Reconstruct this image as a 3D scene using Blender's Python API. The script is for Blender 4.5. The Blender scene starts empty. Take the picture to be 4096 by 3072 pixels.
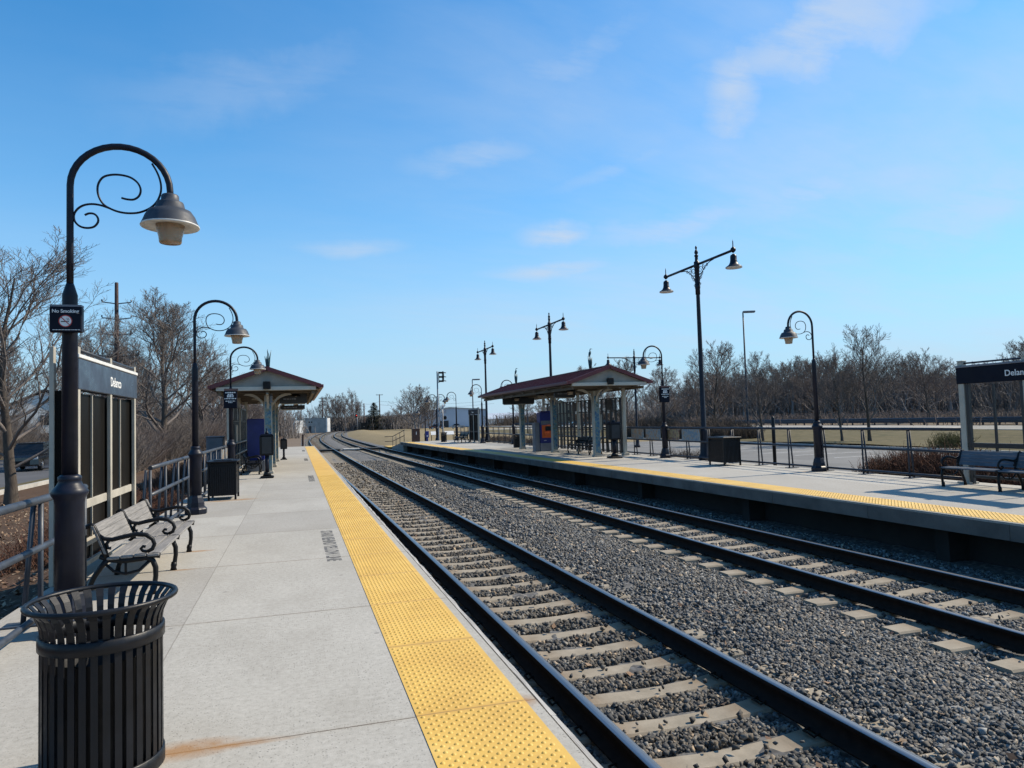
import bpy, math, random
import numpy as np
from mathutils import Vector, Matrix
R = math.radians; PI = math.pi
sc = bpy.context.scene
COL = sc.collection
random.seed(7); RNG = np.random.default_rng(7)

# ------------------------------------------------------------------ helpers
def tag(o, label=None, cat=None, group=None, kind=None):
    if label: o['label'] = label
    if cat: o['category'] = cat
    if group: o['group'] = group
    if kind: o['kind'] = kind
    return o

def thing(name, label, cat, loc=(0, 0, 0), rz=0.0, group=None):
    o = bpy.data.objects.new(name, None); COL.objects.link(o)
    o.empty_display_size = .2
    o.location = loc; o.rotation_euler = (0, 0, rz)
    return tag(o, label, cat, group)

def copy_tree(o, parent=None):
    c = o.copy(); COL.objects.link(c)
    if parent is not None: c.parent = parent
    for ch in list(o.children): copy_tree(ch, c)
    return c

def perp(d):
    d = d.normalized()
    a = Vector((0, 0, 1)) if abs(d.z) < .9 else Vector((1, 0, 0))
    u = d.cross(a).normalized()
    return u, d.cross(u).normalized()

def smooth_path(pts, n=4):
    P = [Vector(p) for p in pts]; out = []
    for i in range(len(P) - 1):
        a, b, c, d = P[max(i - 1, 0)], P[i], P[i + 1], P[min(i + 2, len(P) - 1)]
        for k in range(n):
            t = k / n
            out.append(.5 * ((2 * b) + (c - a) * t + (2 * a - 5 * b + 4 * c - d) * t * t + (3 * b - a - 3 * c + d) * t ** 3))
    out.append(P[-1]); return out

class MB:
    def __init__(s): s.v = []; s.f = []; s.m = []; s.sm = []; s.cur = 0
    def add(s, vs, fs, smooth=False):
        b = len(s.v); s.v.extend([tuple(p) for p in vs])
        for f in fs:
            s.f.append([i + b for i in f]); s.m.append(s.cur); s.sm.append(smooth)
        return s
    def mat(s, i): s.cur = i; return s
    def box(s, x0, x1, y0, y1, z0, z1, rot=None, ch=0.0):
        if ch > 0:
            return s.cbox(x0, x1, y0, y1, z0, z1, ch)
        vs = [(x, y, z) for z in (z0, z1) for y in (y0, y1) for x in (x0, x1)]
        if rot is not None: vs = [tuple(rot @ Vector(p)) for p in vs]
        return s.add(vs, [(0, 2, 3, 1), (4, 5, 7, 6), (0, 1, 5, 4), (2, 6, 7, 3), (0, 4, 6, 2), (1, 3, 7, 5)])
    def cbox(s, x0, x1, y0, y1, z0, z1, c):   # box with chamfered edges (vertical + top/bottom)
        def ring(z, i):
            a, b, e, d = x0 + i, x1 - i, y0 + i, y1 - i
            return [(a + c, e, z), (b - c, e, z), (b, e + c, z), (b, d - c, z), (b - c, d, z), (a + c, d, z), (a, d - c, z), (a, e + c, z)]
        rs = [ring(z0, c), ring(z0 + c, 0), ring(z1 - c, 0), ring(z1, c)]
        vs = sum(rs, []); fs = []
        for k in range(3):
            for i in range(8):
                j = (i + 1) % 8
                fs.append((k * 8 + i, k * 8 + j, k * 8 + 8 + j, k * 8 + 8 + i))
        fs.append(tuple(range(7, -1, -1))); fs.append(tuple(range(24, 32)))
        return s.add(vs, fs)
    def tube(s, pts, r, k=8, cap=True, rs=None, smooth=True, closed=False):
        pts = [Vector(p) for p in pts]; n = len(pts)
        if rs is None: rs = [r] * n
        vs = []; u = None
        for i, p in enumerate(pts):
            if closed: d = pts[(i + 1) % n] - pts[i - 1]
            else: d = pts[min(i + 1, n - 1)] - pts[max(i - 1, 0)]
            if d.length < 1e-9: d = Vector((0, 0, 1))
            d.normalize()
            if u is None: u, w = perp(d)
            else:
                u = (u - d * u.dot(d))
                if u.length < 1e-6: u, w = perp(d)
                u.normalize(); w = d.cross(u)
            for j in range(k):
                a = 2 * PI * j / k
                vs.append(p + (u * math.cos(a) + w * math.sin(a)) * rs[i])
        fs = []
        for i in range(n if closed else n - 1):
            i2 = (i + 1) % n
            for j in range(k):
                j2 = (j + 1) % k
                fs.append((i * k + j, i * k + j2, i2 * k + j2, i2 * k + j))
        s.add(vs, fs, smooth)
        if cap and not closed:
            s.add(vs[:k], [tuple(range(k - 1, -1, -1))]); s.add(vs[-k:], [tuple(range(k))])
        return s
    def bar(s, p0, p1, w, h, up=(0, 0, 1)):     # rectangular bar, w across, h along 'up'
        p0 = Vector(p0); p1 = Vector(p1); d = (p1 - p0).normalized(); up = Vector(up)
        a = d.cross(up)
        if a.length < 1e-6: a = Vector((1, 0, 0))
        a.normalize(); b = a.cross(d).normalized(); a = a * w / 2; b = b * h / 2
        vs = [p0 - a - b, p0 + a - b, p0 + a + b, p0 - a + b, p1 - a - b, p1 + a - b, p1 + a + b, p1 - a + b]
        return s.add(vs, [(0, 3, 2, 1), (4, 5, 6, 7), (0, 1, 5, 4), (1, 2, 6, 5), (2, 3, 7, 6), (3, 0, 4, 7)])
    def lathe(s, prof, c=(0, 0, 0), k=24, smooth=True, cap=True, ang=0.0):
        vs = []
        for r, z in prof:
            for j in range(k):
                a = 2 * PI * j / k + ang
                vs.append((c[0] + r * math.cos(a), c[1] + r * math.sin(a), c[2] + z))
        fs = []
        for i in range(len(prof) - 1):
            for j in range(k):
                j2 = (j + 1) % k
                fs.append((i * k + j, i * k + j2, (i + 1) * k + j2, (i + 1) * k + j))
        s.add(vs, fs, smooth)
        if cap:
            if prof[0][0] > 1e-5: s.add(vs[:k], [tuple(range(k - 1, -1, -1))])
            if prof[-1][0] > 1e-5: s.add(vs[-k:], [tuple(range(k))])
        return s
    def prism(s, poly, axis, a, b):            # polygon (u,v) extruded along axis 'x','y' or 'z'
        n = len(poly)
        def P(u, v, t): return {'x': (t, u, v), 'y': (u, t, v), 'z': (u, v, t)}[axis]
        vs = [P(u, v, a) for u, v in poly] + [P(u, v, b) for u, v in poly]
        fs = [tuple(range(n - 1, -1, -1)), tuple(range(n, 2 * n))]
        for i in range(n):
            j = (i + 1) % n
            fs.append((i, j, n + j, n + i))
        return s.add(vs, fs)
    def build(s, name, mats, parent=None, loc=None):
        me = bpy.data.meshes.new(name)
        me.from_pydata(s.v, [], s.f)
        if not isinstance(mats, (list, tuple)): mats = [mats]
        for m in mats: me.materials.append(m)
        me.polygons.foreach_set('material_index', s.m)
        me.polygons.foreach_set('use_smooth', s.sm)
        me.update()
        import bmesh
        bm = bmesh.new(); bm.from_mesh(me)
        bmesh.ops.remove_doubles(bm, verts=bm.verts, dist=1e-5)
        bmesh.ops.recalc_face_normals(bm, faces=bm.faces)
        bm.to_mesh(me); bm.free()
        o = bpy.data.objects.new(name, me); COL.objects.link(o)
        if parent is not None: o.parent = parent
        if loc is not None: o.location = loc
        return o

def raw_mesh(name, V, F, mats, parent=None, col=None, smooth=False):
    """V (n,3) array, F (m,k) array of equal-size faces"""
    V = np.asarray(V, dtype=np.float32); F = np.asarray(F, dtype=np.int32)
    me = bpy.data.meshes.new(name)
    n, k = F.shape
    me.vertices.add(len(V)); me.vertices.foreach_set('co', V.ravel())
    me.loops.add(n * k); me.loops.foreach_set('vertex_index', F.ravel())
    me.polygons.add(n); me.polygons.foreach_set('loop_start', np.arange(0, n * k, k, dtype=np.int32))
    me.polygons.foreach_set('loop_total', np.full(n, k, dtype=np.int32))
    if smooth: me.polygons.foreach_set('use_smooth', np.ones(n, dtype=bool))
    for m in (mats if isinstance(mats, (list, tuple)) else [mats]): me.materials.append(m)
    if col is not None:
        at = me.color_attributes.new('tint', 'FLOAT_COLOR', 'POINT')
        c4 = np.ones((len(V), 4), dtype=np.float32); c4[:, :3] = col
        at.data.foreach_set('color', c4.ravel())
    me.update(calc_edges=True)
    o = bpy.data.objects.new(name, me); COL.objects.link(o)
    if parent is not None: o.parent = parent
    return o

def lettering(text, size, mat, parent, loc, rot, name='lettering', ext=.002, align='CENTER', sx=1.0, bold=0.0):
    cu = bpy.data.curves.new('txt', 'FONT'); cu.body = text; cu.size = size; cu.extrude = ext
    cu.align_x = align; cu.align_y = 'CENTER'; cu.offset = bold
    t = bpy.data.objects.new('txt', cu); COL.objects.link(t)
    bpy.context.view_layer.update()
    me = bpy.data.meshes.new_from_object(t.evaluated_get(bpy.context.evaluated_depsgraph_get()))
    bpy.data.objects.remove(t); bpy.data.curves.remove(cu)
    me.name = name; me.materials.clear(); me.materials.append(mat)
    o = bpy.data.objects.new(name, me); COL.objects.link(o)
    o.parent = parent; o.location = loc; o.rotation_euler = rot; o.scale = (sx, 1, 1)
    return o

# ------------------------------------------------------------------ materials
def nodes_of(name):
    m = bpy.data.materials.new(name); m.use_nodes = True
    nt = m.node_tree; b = nt.nodes['Principled BSDF']
    return m, nt, b
def N(nt, t, **kw):
    n = nt.nodes.new(t)
    for k, v in kw.items(): setattr(n, k, v)
    return n
def L(nt, a, b): nt.links.new(a, b)
def ramp(nt, fac, stops):
    r = N(nt, 'ShaderNodeValToRGB'); e = r.color_ramp.elements
    while len(e) < len(stops): e.new(.5)
    for i, (p, c) in enumerate(stops):
        e[i].position = p; e[i].color = (c[0], c[1], c[2], 1) if not isinstance(c, (int, float)) else (c, c, c, 1)
    L(nt, fac, r.inputs[0]); return r.outputs[0]
def noise(nt, vec, scale, detail=4, rough=.55, w=None):
    n = N(nt, 'ShaderNodeTexNoise'); n.inputs['Scale'].default_value = scale
    n.inputs['Detail'].default_value = detail; n.inputs['Roughness'].default_value = rough
    if vec is not None: L(nt, vec, n.inputs['Vector'])
    return n.outputs['Fac']
def mixc(nt, fac, a, b, blend='MIX'):
    m = N(nt, 'ShaderNodeMix', data_type='RGBA', blend_type=blend)
    for sock, v in ((0, fac), (6, a), (7, b)):
        if hasattr(v, 'links') or hasattr(v, 'is_output'): L(nt, v, m.inputs[sock])
        elif sock == 0: m.inputs[0].default_value = v
        else: m.inputs[sock].default_value = (v[0], v[1], v[2], 1)
    return m.outputs[2]
def math_(nt, op, a, b=0.0, c=None):
    m = N(nt, 'ShaderNodeMath', operation=op)
    for i, v in enumerate((a, b) if c is None else (a, b, c)):
        if hasattr(v, 'is_output'): L(nt, v, m.inputs[i])
        else: m.inputs[i].default_value = v
    return m.outputs[0]
def bump(nt, b, h, strength=.3, dist=.01):
    n = N(nt, 'ShaderNodeBump'); n.inputs['Strength'].default_value = strength
    n.inputs['Distance'].default_value = dist; L(nt, h, n.inputs['Height']); L(nt, n.outputs[0], b.inputs['Normal'])
def worldpos(nt):
    return N(nt, 'ShaderNodeNewGeometry').outputs['Position']
def scaled(nt, vec, s):
    m = N(nt, 'ShaderNodeMapping'); m.inputs['Scale'].default_value = s; L(nt, vec, m.inputs[0]); return m.outputs[0]

def simple(name, c, rough=.5, metal=0.0, var=.25, scale=8.0, bumpy=.1, bscale=60, c2=None, spec=None, coat=0):
    m, nt, b = nodes_of(name)
    tc = worldpos(nt)
    f = noise(nt, tc, scale, 5, .6)
    lo = tuple(x * (1 - var) for x in c); hi = tuple(min(1, x * (1 + var)) for x in c) if c2 is None else c2
    L(nt, ramp(nt, f, [(.3, lo), (.7, hi)]), b.inputs['Base Color'])
    L(nt, ramp(nt, noise(nt, tc, scale * 2.3, 3), [(.3, max(.02, rough - .1)), (.7, min(1, rough + .12))]), b.inputs['Roughness'])
    b.inputs['Metallic'].default_value = metal
    if spec is not None: b.inputs['Specular IOR Level'].default_value = spec
    if coat: b.inputs['Coat Weight'].default_value = coat
    if bumpy: bump(nt, b, noise(nt, tc, bscale, 3), bumpy, .004)
    return m

M = {}
M['lamp'] = simple('navy_lamp_paint', (.0075, .0095, .020), .45, var=.35, scale=5, bumpy=.06, bscale=140, spec=.28)
M['shade'] = simple('slate_shade_paint', (.042, .05, .066), .55, var=.3, scale=7, bumpy=.04, spec=.35)
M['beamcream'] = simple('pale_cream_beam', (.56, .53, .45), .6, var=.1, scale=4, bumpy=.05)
M['gable'] = simple('grey_tan_gable', (.33, .305, .26), .75, var=.15, scale=3, bumpy=.1)
M['white_enamel'] = simple('white_enamel', (.72, .70, .66), .4, var=.08, scale=9, bumpy=0)
M['black'] = simple('black_metal', (.006, .0065, .008), .45, var=.3, scale=6, bumpy=.08, bscale=120, spec=.25)
M['can'] = simple('black_can_metal', (.0065, .0072, .010), .42, var=.4, scale=9, bumpy=.1, bscale=150, spec=.3)
M['rail_paint'] = simple('slate_handrail_paint', (.038, .048, .066), .5, var=.3, scale=6, bumpy=.08, bscale=90)
M['rail_dark'] = simple('dark_handrail_paint', (.027, .035, .05), .5, spec=.3, var=.3, scale=6, bumpy=.08, bscale=90)
M['cream'] = simple('cream_paint', (.44, .405, .335), .6, var=.14, scale=4, bumpy=.1)
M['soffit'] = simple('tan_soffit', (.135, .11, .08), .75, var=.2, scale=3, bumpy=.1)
M['slatdark'] = simple('dark_screen_metal', (.018, .019, .022), .4, var=.3, scale=5, bumpy=.05)
M['navy'] = simple('navy_sign_face', (.0035, .0055, .015), .5, var=.15, scale=2, bumpy=.03, spec=.15)
M['steelsign'] = simple('slate_sign_face', (.032, .042, .066), .35, var=.15, scale=2, bumpy=.03)
M['white'] = simple('white_paint', (.8, .8, .78), .6, var=.06, scale=8, bumpy=0)
M['grime'] = simple('faded_stencil_black', (.07, .068, .065), .85, var=.6, scale=28, bumpy=0, c2=(.26, .25, .235))
M['red'] = simple('red_sign_paint', (.45, .03, .02), .45, var=.15, bumpy=0)
M['orange'] = simple('orange_paint', (.75, .13, .02), .45, var=.1, bumpy=.03)
M['blue'] = simple('blue_machine_paint', (.012, .022, .18), .4, var=.2, scale=3, bumpy=.03)
M['bluegrey'] = simple('grey_cabinet_paint', (.17, .18, .21), .5, var=.15, scale=3, bumpy=.05)
M['galv'] = simple('galvanised_steel', (.20, .21, .23), .5, .4, var=.15, scale=6, bumpy=.08)
M['teal'] = simple('teal_patina', (.012, .075, .095), .5, var=.5, scale=14, bumpy=.1)
M['brownbox'] = simple('brown_box_paint', (.055, .022, .015), .55, var=.25, bumpy=.1)
M['asphalt'] = simple('asphalt', (.165, .16, .152), .9, var=.22, scale=.35, bumpy=.3, bscale=40)
M['road'] = simple('road_asphalt', (.30, .28, .245), .9, var=.15, scale=.25, bumpy=.2, bscale=30)
M['road_dark'] = simple('dark_road_asphalt', (.085, .085, .09), .9, var=.2, scale=.25, bumpy=.2, bscale=30)
M['kerb'] = simple('pale_kerb_concrete', (.46, .44, .40), .85, var=.2, scale=2, bumpy=.2)
M['marking'] = simple('road_marking', (.62, .61, .58), .8, var=.25, scale=6, bumpy=0)
M['tyre'] = simple('tyre_rubber', (.012, .012, .013), .8, bumpy=.05)
M['alloy'] = simple('alloy_wheel', (.6, .62, .65), .3, .8, var=.1, bumpy=0)
M['carblack'] = simple('dark_car_paint', (.010, .012, .018), .25, var=.1, bumpy=0, coat=.7)
M['carred'] = simple('maroon_car_paint', (.09, .012, .012), .3, var=.1, bumpy=0, coat=.6)
M['carsilver'] = simple('silver_car_paint', (.40, .41, .43), .3, .4, var=.1, bumpy=0, coat=.5)
M['carglass'] = simple('car_glass', (.012, .014, .017), .08, var=.1, bumpy=0)
M['headlight'] = simple('headlight_glass', (.75, .76, .78), .12, .3, var=.05, bumpy=0)
M['wallwhite'] = simple('white_wall_render', (.80, .80, .78), .8, var=.12, scale=.6, bumpy=.1)
M['wallgrey'] = simple('grey_wall_panel', (.28, .30, .30), .8, var=.2, scale=.7, bumpy=.1)
M['wallblue'] = simple('hazed_blue_grey_cladding', (.46, .52, .60), .7, var=.12, scale=.12, bumpy=.05)  # blue grey cladding, lightened to carry distance haze in its colour
M['walltan'] = simple('tan_siding', (.33, .28, .19), .8, var=.12, scale=.5, bumpy=.05)
M['roofdark'] = simple('dark_roofing', (.05, .052, .055), .8, var=.2, scale=.6, bumpy=.05)
M['pole_wood'] = simple('brown_pole_wood', (.085, .052, .045), .85, var=.35, scale=3, bumpy=.3, bscale=25)
M['darkwin'] = simple('dark_window', (.02, .022, .025), .15, var=.2, bumpy=0)

def mk_emit(name, c, s):
    m, nt, b = nodes_of(name); b.inputs['Base Color'].default_value = (*c, 1)
    b.inputs['Emission Color'].default_value = (*c, 1); b.inputs['Emission Strength'].default_value = s
    return m
M['redlamp'] = mk_emit('red_signal_lamp', (.9, .04, .03), 1.6)

def mk_lens():
    m, nt, b = nodes_of('amber_lamp_lens')
    f = noise(nt, worldpos(nt), 12, 3)
    L(nt, ramp(nt, f, [(.3, (.46, .32, .20)), (.7, (.58, .43, .29))]), b.inputs['Base Color'])
    b.inputs['Roughness'].default_value = .25; b.inputs['Transmission Weight'].default_value = .35
    b.inputs['Subsurface Weight'].default_value = .2
    w = N(nt, 'ShaderNodeTexWave', wave_type='BANDS', bands_direction='Z'); w.inputs['Scale'].default_value = 25
    L(nt, worldpos(nt), w.inputs[0]); bump(nt, b, w.outputs['Fac'], .3, .003)
    return m
M['lens'] = mk_lens()

def mk_glass(name, tint, alpha, trc=(.62, .62, .6, 1)):
    m, nt, b = nodes_of(name)
    b.inputs['Base Color'].default_value = (*tint, 1); b.inputs['Roughness'].default_value = .3; b.inputs['Specular IOR Level'].default_value = .12 if alpha < .5 else .012
    tr = N(nt, 'ShaderNodeBsdfTransparent'); tr.inputs[0].default_value = trc
    mx = N(nt, 'ShaderNodeMixShader'); mx.inputs[0].default_value = alpha
    L(nt, tr.outputs[0], mx.inputs[1]); L(nt, b.outputs[0], mx.inputs[2])
    L(nt, mx.outputs[0], nt.nodes['Material Output'].inputs[0]); return m
M['tint'] = mk_glass('tinted_glass', (.012, .011, .010), .95)
M['clear'] = mk_glass('clear_glass', (.05, .055, .06), .05, (.97, .97, .96, 1))

def mk_concrete(name, left=True):
    m, nt, b = nodes_of(name)
    p = worldpos(nt)
    sep = N(nt, 'ShaderNodeSeparateXYZ'); L(nt, p, sep.inputs[0])
    X, Y = sep.outputs[0], sep.outputs[1]
    big = noise(nt, p, .55, 6, .6); fine = noise(nt, p, 26, 6, .75)
    c = ramp(nt, big, [(.28, (.32, .302, .265)), (.55, (.42, .397, .355)), (.75, (.50, .475, .43))])
    c = mixc(nt, .55, c, ramp(nt, fine, [(.3, (.28, .265, .235)), (.5, (.435, .413, .372)), (.72, (.57, .545, .50))]))
    # streaky broom finish across the slab
    br = noise(nt, scaled(nt, p, (2.2, 70, 1)), 1.6, 3)
    c = mixc(nt, ramp(nt, br, [(.45, 0.0), (.8, .22)]), c, (.53, .51, .475))
    # worn paste: exposed dark aggregate specks in patches
    v = N(nt, 'ShaderNodeTexVoronoi', feature='F1'); v.inputs['Scale'].default_value = 62; v.inputs['Randomness'].default_value = 1
    L(nt, p, v.inputs['Vector'])
    sp = ramp(nt, v.outputs['Distance'], [(.18, 1.0), (.34, 0.0)])
    patch = ramp(nt, noise(nt, p, 1.3, 4, .6), [(.36, .3), (.6, 1.0)])
    rnd = N(nt, 'ShaderNodeSeparateColor'); L(nt, v.outputs['Color'], rnd.inputs[0])
    keep = ramp(nt, rnd.outputs[0], [(.48, 0.0), (.55, 1.0)])
    spk = math_(nt, 'MULTIPLY', math_(nt, 'MULTIPLY', sp, patch), keep)
    c = mixc(nt, math_(nt, 'MULTIPLY', spk, .68), c, (.12, .115, .105))
    # white spills
    wsp = ramp(nt, noise(nt, scaled(nt, p, (1.2, 2.2, 1)), 1.1, 5, .65), [(.64, 0.0), (.76, .4)])
    c = mixc(nt, wsp, c, (.58, .565, .53))
    # slab joints
    if left: off, per, xj = 3.70, 2.35, -0.85
    else: off, per, xj = 14.32, 4.6, 11.0
    cell = math_(nt, 'FLOOR', math_(nt, 'DIVIDE', math_(nt, 'SUBTRACT', Y, off), per)); cellx = math_(nt, 'GREATER_THAN', X, xj)
    wn = N(nt, 'ShaderNodeTexWhiteNoise', noise_dimensions='1D'); L(nt, math_(nt, 'ADD', cell, math_(nt, 'MULTIPLY', cellx, .37)), wn.inputs['W'])
    c = mixc(nt, 1.0, c, ramp(nt, wn.outputs['Value'], [(0, (.88, .87, .86)), (1, (1.04, 1.035, 1.02))]), 'MULTIPLY')
    # drifting water stains and foot wear
    stn = ramp(nt, noise(nt, scaled(nt, p, (1.6, .8, 1)), .9, 7, .7), [(.46, 0.0), (.62, .30), (.66, .10), (.8, .34)])
    c = mixc(nt, stn, c, (.30, .275, .235))
    gum = N(nt, 'ShaderNodeTexVoronoi', feature='F1'); gum.inputs['Scale'].default_value = 2.1; L(nt, p, gum.inputs['Vector'])
    c = mixc(nt, ramp(nt, gum.outputs['Distance'], [(.035, .55), (.05, 0.0)]), c, (.16, .15, .14))
    fr = math_(nt, 'PINGPONG', math_(nt, 'SUBTRACT', Y, off), per / 2)
    wob = math_(nt, 'MULTIPLY', math_(nt, 'SUBTRACT', noise(nt, p, 6, 3), .5), .012)
    j1 = math_(nt, 'LESS_THAN', math_(nt, 'ADD', fr, wob), .006)
    j2 = math_(nt, 'LESS_THAN', math_(nt, 'ABSOLUTE', math_(nt, 'ADD', math_(nt, 'SUBTRACT', X, xj), wob)), .004)
    jn = math_(nt, 'MAXIMUM', j1, math_(nt, 'MULTIPLY', j2, .55))
    c = mixc(nt, math_(nt, 'MULTIPLY', jn, .85), c, (.12, .10, .08))
    # grime along joints
    jg = ramp(nt, fr, [(0.0, .28), (.05, 0.0)])
    c = mixc(nt, math_(nt, 'MULTIPLY', jg, noise(nt, p, 5, 3)), c, (.30, .24, .17))
    # rust stains where iron feet have bled
    if left:
        spots = [(-.52, 3.72, .30, .13, 1), (-.35, 3.70, .30, .06, .9), (-.30, 3.68, .34, .03, .7), (-1.18, 8.39, .16, .05, .8), (-1.17, 9.57, .22, .07, 1), (-1.2, 7.28, .15, .05, .8),
                 (-1.1, 15.95, .35, .22, .9), (-1.5, 15.85, .4, .15, .9), (1.12, 3.7, .12, .12, .8)]
    else:
        spots = [(11.5, 17.9, .4, .3, .7), (12.0, 14.7, .4, .3, .6)]
    tot = None
    for (sx, sy, rx, ry, w) in spots:
        dx = math_(nt, 'DIVIDE', math_(nt, 'SUBTRACT', X, sx), rx); dy = math_(nt, 'DIVIDE', math_(nt, 'SUBTRACT', Y, sy), ry)
        d = math_(nt, 'SQRT', math_(nt, 'ADD', math_(nt, 'MULTIPLY', dx, dx), math_(nt, 'MULTIPLY', dy, dy)))
        k = math_(nt, 'MULTIPLY', math_(nt, 'MAXIMUM', math_(nt, 'SUBTRACT', 1.0, d), 0.0), w)
        tot = k if tot is None else math_(nt, 'MAXIMUM', tot, k)
    rn = ramp(nt, noise(nt, p, 9, 5, .7), [(.25, .3), (.7, 1.0)])
    c = mixc(nt, math_(nt, 'MINIMUM', math_(nt, 'MULTIPLY', math_(nt, 'MULTIPLY', tot, rn), 1.5), .8), c, (.34, .17, .055))
    L(nt, c, b.inputs['Base Color'])
    b.inputs['Roughness'].default_value = .88; b.inputs['Specular IOR Level'].default_value = .3
    h = math_(nt, 'SUBTRACT', math_(nt, 'ADD', math_(nt, 'MULTIPLY', fine, .5), math_(nt, 'MULTIPLY', noise(nt, p, 140, 2), .4)), math_(nt, 'MULTIPLY', jn, 2.0))
    bump(nt, b, math_(nt, 'SUBTRACT', h, math_(nt, 'MULTIPLY', spk, .4)), .35, .006)
    return m
M['concL'] = mk_concrete('platform_concrete_left', True)
M['concR'] = mk_concrete('platform_concrete_right', False)
M['fascia'] = simple('shade_darkened_fascia', (.135, .127, .115), .9, var=.3, scale=1.6, bumpy=.3, bscale=30)  # weathered concrete, with the shade on this face deepened in the base colour
M['found'] = simple('dark_foundation_concrete', (.022, .021, .02), .95, var=.3, scale=1, bumpy=.3)  # near black: shade under the overhang is put into this colour; crossing boards share it

def mk_yellow():
    m, nt, b = nodes_of('yellow_tactile'); p = worldpos(nt)
    sep = N(nt, 'ShaderNodeSeparateXYZ'); L(nt, p, sep.inputs[0])
    c = ramp(nt, noise(nt, p, 1.7, 6, .65), [(.3, (.62, .37, .07)), (.55, (.73, .455, .092)), (.75, (.78, .52, .14))])
    c = mixc(nt, ramp(nt, noise(nt, p, 30, 5, .7), [(.52, 0.0), (.8, .35)]), c, (.45, .27, .08))
    fr = math_(nt, 'PINGPONG', math_(nt, 'SUBTRACT', sep.outputs[1], 3.70), 2.35 / 4)
    c = mixc(nt, math_(nt, 'MULTIPLY', math_(nt, 'LESS_THAN', fr, .005), .8), c, (.22, .13, .04))
    c = mixc(nt, ramp(nt, fr, [(0, .35), (.04, 0.0)]), c, (.48, .25, .06))
    L(nt, c, b.inputs['Base Color']); b.inputs['Roughness'].default_value = .62
    bump(nt, b, noise(nt, p, 90, 3), .15, .003)
    return m
M['yellow'] = mk_yellow()

def mk_wood(name, c1, c2, axis='y', sc_=3.0):
    m, nt, b = nodes_of(name); p = worldpos(nt)
    s = {'y': (34, 1.3, 34), 'x': (1.3, 34, 34)}[axis]
    g = noise(nt, scaled(nt, p, s), sc_, 5, .6)
    c = ramp(nt, g, [(.3, c1), (.52, c2), (.75, tuple(min(1, x * 1.25) for x in c2))])
    c = mixc(nt, ramp(nt, noise(nt, p, 2.3, 4), [(.35, 0.0), (.7, .4)]), c, tuple(x * .6 for x in c1))
    L(nt, c, b.inputs['Base Color']); b.inputs['Roughness'].default_value = .85
    bump(nt, b, g, .5, .006); return m
M['wood'] = mk_wood('weathered_bench_wood', (.14, .135, .13), (.27, .255, .24))
M['edgewood'] = mk_wood('bleached_edge_timber', (.25, .235, .215), (.45, .43, .40), 'y', 4)
M['darkwood'] = mk_wood('dark_slat_wood', (.07, .08, .10), (.13, .15, .18))

def mk_rail():
    m, nt, b = nodes_of('rusted_rail_steel'); p = worldpos(nt)
    L(nt, ramp(nt, noise(nt, p, 12, 5), [(.3, (.009, .0065, .005)), (.7, (.024, .015, .011))]), b.inputs['Base Color']); b.inputs['Specular IOR Level'].default_value = .15
    b.inputs['Roughness'].default_value = .8; bump(nt, b, noise(nt, p, 60, 3), .2, .003); return m
M['rail'] = mk_rail()
def mk_railtop():
    m, nt, b = nodes_of('worn_rail_head'); p = worldpos(nt)
    g = noise(nt, scaled(nt, p, (60, .4, 1)), 2, 3)
    L(nt, ramp(nt, g, [(.3, (.20, .205, .215)), (.7, (.36, .37, .39))]), b.inputs['Base Color'])
    b.inputs['Metallic'].default_value = .9; b.inputs['Roughness'].default_value = .38; return m
M['railtop'] = mk_railtop()
def mk_tie():
    m, nt, b = nodes_of('concrete_sleeper'); p = worldpos(nt)
    tc = N(nt, 'ShaderNodeTexCoord').outputs['Object']
    sep = N(nt, 'ShaderNodeSeparateXYZ'); L(nt, tc, sep.inputs[0])
    ax = math_(nt, 'ABSOLUTE', sep.outputs[0])
    c = ramp(nt, noise(nt, p, 5, 6, .65), [(.3, (.235, .20, .148)), (.6, (.325, .278, .212)), (.8, (.40, .35, .275))])
    d = math_(nt, 'ABSOLUTE', math_(nt, 'SUBTRACT', ax, .72))
    st = math_(nt, 'MULTIPLY', ramp(nt, d, [(.08, .95), (.42, 0.0)]), ramp(nt, noise(nt, p, 7, 4), [(.3, .4), (.65, 1.0)]))
    c = mixc(nt, st, c, (.17, .105, .055))
    L(nt, c, b.inputs['Base Color']); b.inputs['Roughness'].default_value = .9
    bump(nt, b, noise(nt, p, 55, 4), .3, .005); return m
M['tie'] = mk_tie()
def mk_tint(name, rough=.9, bs=.3, sc_=70):
    m, nt, b = nodes_of(name)
    a = N(nt, 'ShaderNodeAttribute'); a.attribute_name = 'tint'
    c = mixc(nt, .5, a.outputs['Color'], ramp(nt, noise(nt, worldpos(nt), sc_, 3), [(.3, .55), (.7, 1.35)]), 'MULTIPLY')
    L(nt, c, b.inputs['Base Color']); b.inputs['Roughness'].default_value = rough
    return m
M['stone'] = mk_tint('ballast_stone', .85)
M['leaf'] = mk_tint('dry_leaf', .8)
def mk_ballast():
    m, nt, b = nodes_of('ballast_bed'); p = worldpos(nt)
    v = N(nt, 'ShaderNodeTexVoronoi', feature='F1'); v.inputs['Scale'].default_value = 19; L(nt, p, v.inputs['Vector'])
    sepc = N(nt, 'ShaderNodeSeparateColor'); L(nt, v.outputs['Color'], sepc.inputs[0])
    c = ramp(nt, sepc.outputs[0], [(0, (.07, .072, .076)), (.5, (.13, .13, .132)), (.85, (.20, .195, .185)), (1, (.33, .28, .22))])
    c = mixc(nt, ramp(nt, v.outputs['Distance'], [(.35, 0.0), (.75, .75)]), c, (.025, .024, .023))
    c = mixc(nt, ramp(nt, noise(nt, p, .25, 4), [(.35, 0.0), (.75, .4)]), c, (.20, .175, .145))
    L(nt, c, b.inputs['Base Color']); b.inputs['Roughness'].default_value = .9
    bump(nt, b, v.outputs['Distance'], -.9, .04); return m
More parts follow.
